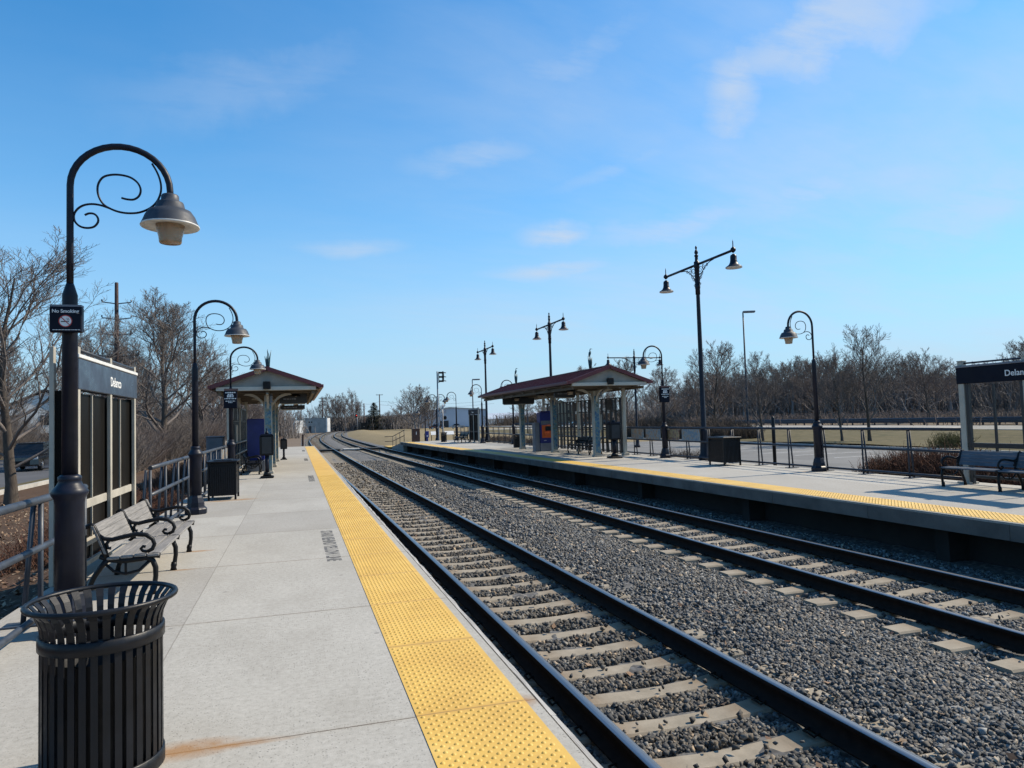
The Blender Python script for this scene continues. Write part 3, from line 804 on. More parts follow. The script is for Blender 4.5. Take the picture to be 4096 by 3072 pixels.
# end ramp of the opposite platform
b = MB(); b.prism([(56.0, 0), (63.2, -.6), (63.2, -1.0), (56.0, -1.0)], 'x', 8.0, 10.2)
tag(b.build('ramp', M['concR']), kind='structure')
b = MB(); b.box(7.75, 9.3, 63.25, 66.6, -.7, -.585); tag(b.build('crossing_pad', M['yellow']), kind='structure')
t = thing('ramp_railing', 'thin dark handrail sloping down beside the ramp at the far platform end', 'handrail', (8.1, 60, 0))
b = MB()
for z in (.92, .5): b.tube([(0, -4.0, z), (0, 3.2, z - .6), (-.6, 4.0, z - .62)], .028, 6)
b.build('rail', M['rail_dark'], t)
for y in (-3.8, -1.4, 1.0, 3.2):
    b = MB(); b.tube([(0, y, -.08 - (y + 4) * .083 - .05), (0, y, .92 - (y + 4) * .083)], .026, 6); b.build('post', M['rail_dark'], t)

# ------------------------------------------------------------------ handrail fences
def fence(label, x, segs, zs, mat, spacing, back, panels=(), name='railing', x_of=None):
    t = thing(name, label, 'railing', (x, segs[0][0], 0))
    y_org = segs[0][0]; X = (lambda y: 0.0) if x_of is None else (lambda y: x_of(y) - x)
    first = None
    for (a, e) in segs:
        n = max(1, round((e - a) / spacing)); st = (e - a) / n
        for nm, z, r in zip(('top_rail', 'middle_rail', 'bottom_rail'), zs, (.032, .028, .026)):
            b = MB(); b.tube([(X(a + i * st), a + i * st - y_org, z) for i in range(n + 1)], r, 8); b.build(nm, mat, t)
        for i in range(n + 1):
            y = a + i * st
            if first is None:
                b = MB()
                b.tube([(0, 0, 0), (0, 0, zs[0] - .03)], .02, 7)
                b.tube([(back * .12, 0, 0), (back * .05, 0, zs[0] - .03)], .02, 7)
                b.box(min(-back * .09, back * .25), max(-back * .09, back * .25), -.075, .075, .0, .014)
                first = b.build('post', mat, t); o = first
            else:
                o = first.copy(); COL.objects.link(o); o.parent = t
            o.location = (X(y), y - y_org, 0)
    for (y0, y1, z0, z1, m_) in panels:
        b = MB(); b.cbox(-.045, -.025, y0 - y_org, y1 - y_org, z0, z1, .004); b.build('art_panel', m_, t)
    return t
fence('slate grey handrail along the left edge behind the bench and lamp posts', -1.95, [(-3.2, 7.75), (10.95, 53.2)], (.975, .60, .075), M['rail_paint'], 1.22, -1,
      panels=[(21.2, 22.9, .52, .90, M['art']), (24.0, 25.6, .52, .90, M['art2'])])
fence('dark handrail along the back of the opposite platform before the car park', 12.5, [(-3.0, 9.3), (10.85, 48.3), (50.4, 55.6)], (1.045, .60, .09), M['rail_dark'], 1.28, 1,
      panels=[(22.9, 24.0, .63, 1.0, M['art']), (21.6, 22.75, .63, 1.0, M['art2']), (20.3, 21.4, .63, 1.0, M['art']), (24.2, 25.2, .63, 1.0, M['art']), (34.5, 35.8, .63, 1.0, M['art'])])
# ------------------------------------------------------------------ crook lamp posts
def make_crook(H=3.78, two=False):
    t = thing('lamp_post', 'x', 'lamp post')
    s = H / 3.78
    b = MB()
    b.lathe([(.0, .0), (.185, 0), (.19, .02), (.19, .085), (.175, .105), (.150, .125), (.142, .2), (.118, .285), (.102, .32), (.102, .34)], k=8, smooth=False, ang=PI / 8)
    b.lathe([(.100, .33), (.098, .96), (.104, .985), (.106, 1.0), (.124, 1.03), (.128, 1.05), (.112, 1.075), (.088, 1.105), (.076, 1.13), (.080, 1.14), (.080, 1.165), (.060, 1.18)], k=20)
    b.build('base', M['lamp'], t)
    b = MB()
    b.lathe([(.056, 1.16), (.053, 2.54), (.053, 2.56), (.033, 2.63), (.0265, 2.65)], k=16)
    b.build('shaft', M['lamp'], t)
    z0 = 3.42 * s
    for sg in ((1, -1) if two else (1,)):
        rad = .355; pts = [(0, 0, 2.6), (0, 0, 3.0), (0, 0, z0 - .02)]
        for i in range(0, 19):
            a = PI - PI * i / 18; pts.append((sg * (rad + rad * math.cos(a)), 0, z0 - .0 + (H - z0 - .022) * math.sin(a)))
        pts.append((sg * 2 * rad, 0, z0 - .05))
        b = MB(); b.tube(pts, .0255, 12); b.build('crook_arm', M['lamp'], t)
        sc1 = [(1225, 310), (1262, 375), (1290, 450), (1300, 520), (1292, 585), (1262, 655), (1205, 715), (1120, 757), (1030, 769), (950, 760), (880, 734), (830, 700), (797, 645), (783, 580), (792, 515), (828, 460), (890, 435), (965, 430), (1045, 446), (1105, 490), (1131, 550), (1118, 608), (1075, 643), (1020, 645), (975, 635)]
        sc2 = [(880, 734), (810, 711), (740, 704), (675, 718), (625, 755), (598, 808), (606, 865), (645, 905), (700, 917), (755, 903), (787, 860), (783, 818), (755, 790), (715, 788), (682, 805)]
        def C(p): return (sg * (p[0] - 568) * .00088, 0, (3.755 - (p[1] - 180) * .00090) * s)
        b = MB(); b.tube(smooth_path([C(p) for p in sc1]), .0085, 6); b.tube(smooth_path([C(p) for p in sc2]), .0085, 6); b.build('scroll', M['lamp'], t)
        cx = sg * 2 * rad; zt = z0 - .03
        b = MB()
        b.lathe([(.028, .012), (.06, .0), (.066, -.012), (.068, -.05), (.098, -.062), (.103, -.075), (.113, -.118), (.13, -.128), (.158, -.135), (.185, -.175), (.203, -.222), (.218, -.25)], (cx, 0, zt), 28, cap=False)
        b.mat(1); b.lathe([(.218, -.25), (.2205, -.258), (.216, -.264), (.11, -.250), (.10, -.235), (.0, -.235)], (cx, 0, zt), 28, cap=False)
        sh = b.build('lamp_shade', [M['shade'], M['white_enamel']], t)
        b = MB(); b.lathe([(.108, -.236), (.106, -.262), (.100, -.30), (.088, -.345), (.084, -.385), (.078, -.394), (.0, -.398)], (cx, 0, zt), 22, cap=False)
        b.build('lens', M['lens'], sh)
    return t
protoC = make_crook()
protoD = make_crook(3.85, True)
GL = 'crook lamp posts along the platforms'
crooks = [
    (-1.66, 6.2, 1, 1.0, 'dark crook lamp post right behind the round trash can, nearest of all'),
    (-1.72, 13.75, 1, 1.01, 'dark crook lamp post at the far end of the slatted bench on the left'),
    (-1.73, 21.1, 1, .995, 'dark crook lamp post in front of the left shelter gable, carrying a notice'),
    (12.34, 14.7, -1, 1.055, 'dark crook lamp post on the right platform between the square bin and the station sign'),
    (12.34, 22.36, -1, 1.045, 'dark crook lamp post with a notice box beside the right shelter'),
    (12.5, 41.0, -1, 1.03, 'dark crook lamp post rising behind the left end of the maroon right roof'),
    (11.75, 45.6, -1, 1.03, 'dark crook lamp post just beyond the far right station sign'),
    (11.9, 54.2, -1, 1.0, 'dark crook lamp post between the signal mast and the far station sign'),
]
for i, (x, y, sg, sz, lab) in enumerate(crooks):
    o = protoC if i == 0 else copy_tree(protoC)
    o.location = (x, y, 0); o.rotation_euler = (0, 0, 0 if sg > 0 else PI); o.scale = (1, 1, sz)
    o['label'] = lab; o['group'] = GL
protoD.location = (11.0, 57.6, -.1); protoD['label'] = 'twin armed crook lamp post at the far end of the right platform'; protoD['group'] = GL
o = copy_tree(protoC); o.location = (12.2, 70, -.75); o.rotation_euler = (0, 0, PI); o['group'] = GL
o['label'] = 'small distant crook lamp post in front of the big bare tree beyond the platform'

# ------------------------------------------------------------------ tall double street lamps
def make_double():
    t = thing('street_lamp', 'x', 'street lamp')
    b = MB()
    b.lathe([(.0, 0), (.20, 0), (.20, .12), (.15, .2), (.13, .5), (.115, .9), (.12, .95), (.1, 1.0), (.085, 1.05), (.062, 5.42), (.062, 5.44)], k=14)
    b.lathe([(.078, 5.43), (.078, 5.62), (.088, 5.64), (.088, 5.72), (.08, 5.74), (.078, 6.3), (.092, 6.32), (.092, 6.52), (.055, 6.54), (.05, 6.68), (.066, 6.70), (.066, 6.74), (.03, 6.76), (.058, 6.80), (.062, 6.84), (.04, 6.9), (.02, 6.93), (.034, 6.97), (.036, 7.0), (.02, 7.04), (.0, 7.06)], k=14)
    b.build('pole', M['lamp'], t)
    for s in (1, -1):
        b = MB(); b.tube([(0, s * .08, 6.42), (0, s * 1.95, 6.42)], .04, 10)
        b.lathe([(.0, -.09), (.03, -.07), (.078, -.02), (.085, .02), (.06, .07), (.03, .09), (.016, .12), (.014, .26), (.0, .34)], (0, s * 2.05, 6.42), 12)
        b.build('arm', M['lamp'], t)
        b = MB()
        arc = [(0, s * (.085 + .9 * (1 - math.cos(a))), 5.62 + .76 * math.sin(a)) for a in [PI / 2 * i / 12 for i in range(13)]]
        b.tube(arc, .014, 6)
        def spiral(cy, cz, r0, turns, ph, sg2=1):
            return [(0, s * (cy + r0 * (1 - .75 * i / 18) * math.cos(ph + sg2 * turns * 2 * PI * i / 18)), cz + r0 * (1 - .75 * i / 18) * math.sin(ph + sg2 * turns * 2 * PI * i / 18)) for i in range(19)]
        for (cy, cz, r0, ph, g2) in ((.22, 6.22, .12, 0, 1), (.20, 5.98, .11, PI, -1), (.44, 6.25, .11, PI / 2, 1), (.60, 6.31, .065, PI, 1), (.14, 5.78, .07, 0, -1)):
            b.tube(spiral(cy, cz, r0, 1.2, ph, g2), .0095, 5)
        b.tube([(0, s * .09, 6.08), (0, s * .2, 6.09), (0, s * .36, 6.14)], .01, 5)
        b.tube([(0, s * .33, 6.4), (0, s * .36, 6.26), (0, s * .36, 6.12), (0, s * .32, 6.02)], .01, 5)
        b.build('scroll_bracket', M['lamp'], t)
        b = MB(); b.lathe([(.025, .0), (.045, -.02), (.085, -.045), (.098, -.09), (.098, -.20), (.105, -.21), (.105, -.235), (.115, -.27), (.145, -.33), (.20, -.375), (.245, -.40), (.25, -.42)], (0, s * 2.05, 6.31), 22, cap=False)
        b.mat(1); b.lathe([(.25, -.42), (.246, -.435), (.17, -.448), (.0, -.452)], (0, s * 2.05, 6.31), 22, cap=False)
        b.build('bell_lantern', [M['lamp'], M['white_enamel']], t)
    return t
GD = 'tall street lamps with two bell lanterns'
pd = make_double()
for i, (x, y, z, rz, lab) in enumerate([
        (12.72, 20.45, 0, 0, 'tall lamp with two bell lanterns behind the square bin, biggest of its kind'),
        (12.78, 34.95, 0, 0, 'tall lamp with two bell lanterns rising over the middle of the right shelter roof'),
        (12.62, 47.7, 0, 0, 'tall lamp with two bell lanterns past the far end of the right shelter'),
        (23.3, 46.2, -.75, PI / 2, 'tall lamp with two bell lanterns seen broadside in the car park')]):
    o = pd if i == 0 else copy_tree(pd)
    o.location = (x, y, z); o.rotation_euler = (0, 0, rz); o['label'] = lab; o['group'] = GD

def make_parkinglamp(h, lab, loc):
    t = thing('parking_lamp', lab, 'parking lamp', loc)
    b = MB(); b.lathe([(.11, 0), (.10, .5), (.055, h), (.0, h + .02)], k=10); b.build('pole', M['rail_dark'], t)
    b = MB(); b.cbox(.0, 1.0, -.16, .16, h - .03, h + .12, .03); b.box(.15, .95, -.12, .12, h - .05, h - .03); b.build('lamp_head', M['bluegrey'], t)
    t.rotation_euler = (0, 0, R(-20)); return t
make_parkinglamp(10.55, 'slim car park lamp with one flat head right of the biggest double lamp', (36, 51.1, -.65))
make_parkinglamp(7.55, 'slim pole lamp with a flat head above the far station sign', (22, 90, -.75))
make_parkinglamp(6.6, 'faint slim pole lamp above the far end of the right roof', (33.0, 101, -.75))

# ------------------------------------------------------------------ notices on the lamp posts
def no_smoking(loc):
    t = thing('no_smoking_sign', 'navy no smoking sign strapped to the nearest lamp post', 'sign', loc)
    b = MB(); b.cbox(-.108, .108, -.012, .055, -.105, .088, .006); b.build('panel', M['navy'], t)
    b = MB(); b.box(-.106, .106, -.010, .06, .0885, .104); b.build('top_strip', M['bluegrey'], t)
    lettering('No Smoking', .036, M['white'], t, (0, -.0135, .053), (PI / 2, 0, 0), bold=.0006)
    b = MB(); n = 28
    vs = [(.041 * math.cos(2 * PI * i / n), -.0135, -.022 + .041 * math.sin(2 * PI * i / n)) for i in range(n)]
    b.add(vs, [tuple(range(n))]); b.build('symbol_disc', M['white'], t)
    b = MB(); ring = lambda r, y: [(r * math.cos(2 * PI * i / n), y, -.022 + r * math.sin(2 * PI * i / n)) for i in range(n)]
    b.add(ring(.046, -.0142) + ring(.0395, -.0142), [(i, (i + 1) % n, n + (i + 1) % n, n + i) for i in range(n)])
    b.bar((-.028, -.0150, .007), (.028, -.0150, -.051), .0004, .0062, (1, 0, 1)); b.build('prohibition_ring', M['red'], t)
    b = MB(); b.box(-.030, .016, -.0146, -.0141, -.029, -.0225); b.box(.018, .024, -.0146, -.0141, -.029, -.0225)
    b.tube([(.021, -.0144, -.019), (.026, -.0144, -.012), (.018, -.0144, -.006), (.023, -.0144, .002)], .0012, 4)
    b.tube([(.012, -.0144, -.017), (.016, -.0144, -.010), (.009, -.0144, -.004), (.012, -.0144, .003)], .0012, 4)
    b.build('cigarette_mark', M['black'], t)
    b = MB()
    x = -.085
    g = random.Random(5)
    while x < .085:
        wd = g.uniform(.006, .02); b.box(x, x + wd, -.0135, -.0128, -.0905, -.086); x += wd + .003
    b.build('small_print', M['white'], t)
no_smoking((-1.66, 6.10, 2.365))
def notice(lab, loc, w_, h_):
    t = thing('notice_sign', lab, 'sign', loc)
    b = MB(); b.cbox(-w_ / 2, w_ / 2, -.02, .12, -h_ / 2, h_ / 2, .008); b.build('panel', M['navy'], t)
    b = MB(); b.box(-w_ / 2 + .01, w_ / 2 + .03, -.025, .10, h_ / 2 + .001, h_ / 2 + .06); b.build('orange_band', M['carred'], t)
    b = MB(); g = random.Random(11)
    for k, (z, a, e, hh) in enumerate([(.36, -.38, .40, .03), (.25, -.2, .2, .035), (.12, -.25, .25, .06), (.02, -.44, .44, .025), (-.12, -.36, .36, .022), (-.2, -.15, .15, .022)]):
        x = a * w_
        while x < e * w_:
            wd = g.uniform(.02, .06); b.box(x, min(x + wd, e * w_), -.023, -.0215, z * h_, z * h_ + hh); x += wd + .012
    b.build('small_print', M['white'], t)
    return t
notice('notice with white print under a red band on the lamp post before the left shelter', (-1.73, 20.98, 2.28), .34, .48)
notice('dark notice box with a red band on the lamp post right of the right shelter', (12.34, 22.22, 2.2), .34, .52)

# ------------------------------------------------------------------ station name screens
def station_screen(lab, loc, flip, hdr_mat, far=False):
    t = thing('station_sign', lab, 'station sign', loc, 0)
    f = flip     # side that faces the track: +1 => +X
    L_ = 2.58
    for i, y in enumerate((0, L_ / 2, L_)):
        b = MB()
        if f > 0: b.cbox(-.018, .022, y - .036, y + .036, 0, 2.36, .004)
        else: b.cbox(-.05, .05, y - .07, y + .05, 0, 2.36, .006)
        if f < 0: b.cbox(-.13, .13, y - .13, y + .13, 0, .035, .006); b.cbox(-.055, .055, y - .075, y + .055, 2.361, 2.385, .004)
        b.build('post', M['cream'], t)
    b = MB()
    for y0 in (.05, L_ / 2 + .05): b.cbox(-.03 if f < 0 else -.06, .03 if f < 0 else -.016, y0, y0 + L_ / 2 - .10, .70, .79, .004)
    for y0 in (.05, L_ / 2 + .05): b.cbox(-.02, .02, y0, y0 + L_ / 2 - .10, .12, .17, .004)
    b.build('cross_rail', M['cream'] if f > 0 else M['slatdark'], t)
    for y in (L_ * .25, L_ * .75):
        b = MB(); q = .010 if f > 0 else .018; xo = -.028 if f > 0 else 0; w2 = .009 if f > 0 else .018; b.box(xo - w2, xo + w2, y - q, y + q, .17, .70); b.box(xo - w2, xo + w2, y - q, y + q, .79, 1.9); b.build('mullion', M['cream'] if f > 0 else M['slatdark'], t)
    if f < 0:
        for y in (.085, L_ / 2 - .095, L_ / 2 + .085, L_ - .115):
            b = MB(); b.cbox(-.035, .035, y - .033, y + .033, .0, 1.925, .004); b.build('dark_frame', M['slatdark'], t)
    for k, (y0, y1) in enumerate(((.05, L_ * .25 - .02), (L_ * .25 + .02, L_ / 2 - .05), (L_ / 2 + .05, L_ * .75 - .02), (L_ * .75 + .02, L_ - .05))):
        xo = -.045 if f > 0 else 0; b = MB(); b.box(xo - .006, xo + .006, y0, y1, .79, 1.9); b.box(xo - .006, xo + .006, y0, y1, .172, .70); b.build('glass_pane', M['tint'] if (f > 0 or far) else M['clear'], t)
    b = MB(); hf = .03 if f > 0 else .065; b.cbox(min(-.09 * f, hf * f), max(-.09 * f, hf * f), -.06, L_ + .075, 1.93, 2.245, .008); h = b.build('header', hdr_mat, t)
    b = MB(); b.cbox(min(-.10 * f, (hf + .01) * f), max(-.10 * f, (hf + .01) * f), -.07, L_ + .08, 2.246, 2.285, .005); b.build('header_trim', M['bluegrey'] if f < 0 else M['white_enamel'], t)
    if f > 0:
        for y in (0,):
            b = MB(); b.cbox(-.235, -.195, y - .036, y + .036, 0, 2.36, .004); b.build('rear_post', M['cream'], t)
        for y in (-.0, L_):
            b = MB(); b.box(-.194, -.019, y - .006, y + .006, .1, 1.92); b.build('side_pane', M['tint'], t)
        b = MB(); b.box(-.22, -.212, .045, L_ - .045, .12, 1.92); b.build('rear_pane', M['tint'], t)
        b = MB()
        for y0 in (.055, L_ / 2 + .055): b.cbox(-.06, -.016, y0, y0 + L_ / 2 - .11, .30, .38, .004)
        b.build('lower_rail', M['cream'], t)
    b = MB(); b.tube([(.0, 0.02, 2.33), (0, L_ - .02, 2.33)], .018, 7); b.build('top_bar', M['rail_dark'], t)
    xf = (hf + .0015) * f
    lettering('Delanco', .155, M['white'], h, (xf, L_ / 2 + (.18 if f > 0 else .10), 2.075), (PI / 2, 0, PI / 2 * f), bold=.002)
    return t
station_screen('slate station name sign Delanco above a tinted cream framed screen by the slatted bench', (-2.1, 8.08, 0), 1, M['steelsign'])
station_screen('navy station name sign Delanco over the dark bench at the right picture edge', (12.46, 8.15, 0), -1, M['navy'])
station_screen('small distant station name sign screen at the far end of the right platform', (11.75, 46.6, 0), -1, M['navy'], True)
b = MB()

# ------------------------------------------------------------------ benches
def make_bench(wood, iron):
    t = thing('bench', 'x', 'bench')
    # local: x=0 back line .. faces +X ; y along bench (0..2.85)
    Ys = (0.0, 1.13, 2.28)
    for i in range(4):
        b = MB(); x = .20 + i * .110; b.cbox(x, x + .101, -.03, Ys[-1] + .14, .350 - .005 * abs(i - 2), .374 - .005 * abs(i - 2), .005); b.build('seat_slat', wood, t)
    for i in range(4):
        z = .398 + i * .066; x = .188 - i * .027
        b = MB()
        b.prism([(x - .010, z), (x + .010, z - .003), (x - .012, z + .056), (x - .032, z + .060)], 'y', -.03, Ys[-1] + .14); b.build('back_slat', wood, t)
    for y in Ys:
        b = MB()
        T = lambda pts, r, rs=None: b.tube([(p[0], y, p[1]) for p in pts], r, 8, rs=rs)
        T([(.46, .335), (.53, .33), (.575, .30), (.597, .24), (.598, .16), (.588, .09), (.580, .06)], .022, [.02, .024, .025, .024, .022, .022, .026])
        T([(.582, .085), (.578, .05), (.576, .03), (.576, .0)], .03, [.026, .031, .026, .034])
        T([(.20, .34), (.15, .28), (.09, .19), (.05, .09), (.035, .0)], .022, [.026, .025, .023, .022, .03])
        T([(.14, .375), (.22, .340), (.35, .322), (.48, .33), (.58, .352), (.635, .345)], .022, [.022, .026, .028, .026, .024, .026])
        T([(.17, .32), (.25, .235), (.35, .20), (.46, .225), (.54, .30)], .013)
        T([(.35, .20), (.35, .325)], .011)
        T([(.195, .35), (.175, .43), (.145, .52), (.11, .60), (.092, .645), (.066, .668), (.04, .652), (.046, .63)], .02, [.026, .026, .024, .021, .02, .02, .02, .018])
        T([(.135, .562), (.175, .53), (.24, .518), (.34, .538), (.44, .553), (.52, .54), (.572, .498), (.588, .452), (.57, .408), (.53, .388)], .018, [.017, .018, .02, .021, .022, .021, .019, .018, .018, .017])
        T([(.53, .388), (.492, .396), (.474, .418), (.492, .438), (.514, .432)], .014)
        T([(.22, .520), (.195, .485), (.203, .445), (.23, .442)], .015)
        b.build('iron_frame', iron, t)
    return t
bL = make_bench(M['wood'], M['black'])
bL.location = (-1.855, 7.30, 0); bL['label'] = 'weathered grey slatted bench with scrolled iron arms behind the trash can'; bL['group'] = 'platform benches'
b2 = make_bench(M['darkwood'], M['black'])
b2.location = (12.22, 10.55, 0); b2.rotation_euler = (0, 0, PI); b2['label'] = 'dark blue grey bench under the navy Delanco sign at the right edge'; b2['group'] = 'platform benches'
b3 = make_bench(M['black'], M['black'])
for i, (x, y, rz, lab) in enumerate([(11.72, 28.6, PI, 'black bench against the slatted screen under the right shelter'), (-1.72, 23.9, 0, 'black bench in the shade under the left shelter'), (11.45, 50.3, PI, 'dark bench below the far station sign')]):
    o = b3 if i == 0 else copy_tree(b3)
    o.location = (x, y, 0); o.rotation_euler = (0, 0, rz); o['label'] = lab; o['group'] = 'platform benches'

# ------------------------------------------------------------------ round trash can
def make_can():
    t = thing('trash_can', 'black slatted round trash can with flared rim in the left foreground', 'trash can', (-.875, 3.79, 0))
    k = 34; r0 = .25
    b = MB()
    prof = [(r0 - .004, .02), (r0, .10), (r0, .56), (r0 - .003, .60), (r0 + .004, .645), (r0 + .022, .685), (r0 + .054, .718)]
    for i in range(k):
        a0 = 2 * PI * (i - .31) / k; a1 = 2 * PI * (i + .31) / k
        vs = []
        for (r_, z) in prof:
            for a in (a0, a1): vs.append((r_ * math.cos(a), r_ * math.sin(a), z))
            for a in (a1, a0): vs.append(((r_ - .006) * math.cos(a), (r_ - .006) * math.sin(a), z))
        fs = []
        for j in range(len(prof) - 1):
            for q in range(4): fs.append((j * 4 + q, j * 4 + (q + 1) % 4, j * 4 + 4 + (q + 1) % 4, j * 4 + 4 + q))
        b.add(vs, fs)
    b.build('slats', M['can'], t)
    ring = lambda r_, z, n=48: [(r_ * math.cos(2 * PI * i / n), r_ * math.sin(2 * PI * i / n), z) for i in range(n)]
    b = MB(); b.tube(ring(r0 + .056, .72), .0115, 8, closed=True); b.build('rim', M['can'], t)
    b = MB(); b.lathe([(r0 + .002, .545), (r0 + .009, .548), (r0 + .009, .598), (r0 + .002, .601), (r0 - .008, .598), (r0 - .008, .548), (r0 + .002, .545)], k=48, cap=False); b.build('band', M['can'], t)
    b = MB(); b.lathe([(0, .012), (r0 - .02, .012), (r0 + .002, .015), (r0 + .007, .02), (r0 + .007, .075), (r0 - .004, .08), (r0 - .012, .07), (r0 - .012, .03), (0, .03)], k=48, cap=False); b.build('base', M['can'], t)
    b = MB(); b.lathe([(r0 - .035, .035), (r0 - .03, .50), (r0 - .022, .505), (r0 - .026, .50), (r0 - .04, .04), (0, .04)], k=40, cap=False); b.build('liner', M['black'], t)
    for a in (0.5, 2.6, 4.7):
        b = MB(); b.lathe([(0, 0), (.025, 0), (.025, .014), (0, .014)], (.19 * math.cos(a), .19 * math.sin(a), 0), 10); b.build('foot', M['can'], t)
    return t
can = make_can()
# far round bin (right platform): same kind, smaller
o = copy_tree(can); o.location = (11.25, 36.2, 0); o.scale = (.95, .95, .95)
o['label'] = 'dark round trash can beside the far column of the right shelter'; o['group'] = 'round trash cans'
can['group'] = 'round trash cans'; can.location = (-.833, 3.60, 0); can.scale = (.955, .955, 1.055)
o = copy_tree(can); o.location = (10.35, 51.6, 0); o.scale = (.85, .85, .97); o['label'] = 'small black round bin below the signal mast at the far platform end'; o['group'] = 'round trash cans'

# ------------------------------------------------------------------ square bins
def make_sqbin():
    t = thing('square_bin', 'x', 'litter bin')
    wx, wy, h = .26, .37, .80
    for sx in (-1, 1):
        for sy in (-1, 1):
            b = MB(); b.box(sx * wx - .02, sx * wx + .02, sy * wy - .02, sy * wy + .02, 0, h - .02); b.build('corner_post', M['black'], t)
    b = MB(); b.box(-wx + .021, wx - .021, -wy + .021, wy - .021, .09, h - .03); b.build('liner_box', M['black'], t)
    b = MB()
    for sx in (-1, 1):
        for i in range(15):
            y = -wy + .045 + i * (2 * wy - .09) / 14; b.box(sx * (wx + .006) - .006, sx * (wx + .006) + .006, y - .015, y + .015, .10, h - .10)
    for sy in (-1, 1):
        for i in range(11):
            x = -wx + .045 + i * (2 * wx - .09) / 10; b.box(x - .015, x + .015, sy * (wy + .006) - .006, sy * (wy + .006) + .006, .10, h - .10)
    b.build('slats', M['can'], t)
    b = MB(); b.cbox(-wx - .05, wx + .05, -wy - .05, wy + .05, h - .02, h + .015, .012); b.cbox(-wx * .7, wx * .7, -wy * .7, wy * .7, h + .0151, h + .03, .006); b.build('lid', M['can'], t)
    return t
sb = make_sqbin(); sb.location = (11.88, 18.05, 0); sb['label'] = 'black square litter bin on the right platform beside the tall double lamp'; sb['group'] = 'square litter bins'
o = copy_tree(sb); o.location = (-1.5, 16.4, 0); o['label'] = 'black square litter bin between the second lamp post and the left shelter'; o['group'] = 'square litter bins'

# ------------------------------------------------------------------ ticket validators
def make_validator():
    t = thing('ticket_validator', 'x', 'ticket validator')
    b = MB(); b.cbox(-.19, .19, -.19, .19, 0, .06, .02); b.lathe([(.13, .06), (.085, .16), (.075, .18)], k=12); b.build('base', M['black'], t)
    b = MB(); b.lathe([(.062, .17), (.06, .70)], k=14); b.build('post', M['lamp'], t)
    b = MB(); b.cbox(-.2, .2, -.13, .13, .66, 1.24, .025); b.build('housing', M['black'], t)
    b = MB(); b.prism([(-.2, 1.241), (.2, 1.241), (.14, 1.29), (-.14, 1.29)], 'y', -.13, .13); b.lathe([(.055, 1.291), (.05, 1.33), (.025, 1.37), (.012, 1.42), (.03, 1.44), (.0, 1.47)], k=12); b.build('cap', M['lamp'], t)
    b = MB(); b.box(-.13, .13, -.137, -.131, .72, 1.2); b.build('front_panel', M['slatdark'], t)
    return t
va = make_validator(); va['group'] = 'ticket validators'
for i, (x, y, lab) in enumerate([(-.84, 22.15, 'black ticket validator on a post in front of the left shelter column'), (-.56, 33.7, 'black ticket validator past the far column of the left shelter'), (10.98, 23.6, 'dark ticket validator on a post in front of the right shelter')]):
    o = va if i == 0 else copy_tree(va)
    o.location = (x, y, 0); o['label'] = lab
    if i == 1: o.scale = (.75, .75, .72)
    if i == 2: o.scale = (1.2, 1.2, 1.0)

# ------------------------------------------------------------------ ticket machines
def ticket_machine(lab, loc, rz, full):
    t = thing('ticket_machine', lab, 'ticket machine', loc, rz, 'ticket machines under the shelters')
    b = MB(); b.cbox(-.29, .29, -.25, .25, 0, .38, .015); b.build('plinth', M['bluegrey'], t)
    b = MB(); b.cbox(-.28, .28, -.24, .24, .381, 1.78, .02); b.build('cabinet', M['blue'], t)
    if full:
        b = MB(); b.box(-.25, .25, -.246, -.241, 1.22, 1.40); b.build('display', M['bluegrey'], t)
        b = MB(); b.cbox(-.21, .27, -.275, -.241, .62, 1.20, .008); f = b.build('orange_panel', M['orange'], t)
        b = MB(); b.box(-.05, .24, -.281, -.276, .93, 1.14); b.build('screen', M['darkwin'], f)
        b = MB(); b.cbox(-.10, .25, -.33, -.276, .72, .86, .006); b.build('tray', M['orange'], f)
        b = MB(); b.cbox(-.52, -.305, -.20, .22, 0, 1.32, .012); b.build('side_cabinet', M['bluegrey'], t)
        b = MB(); b.cbox(-.28, .28, -.27, -.20, 1.781, 1.84, .01); b.build('hood', M['blue'], t)
        b = MB(); b.box(-.12, .0, -.246, -.241, .49, .505); b.build('white_mark', M['white'], t)
    return t
ticket_machine('blue ticket machine with an orange panel under the right shelter', (10.93, 31.0, 0), 0, True)
ticket_machine('plain dark blue ticket machine back in the shade of the left shelter', (-1.32, 25.8, 0), 0, False)

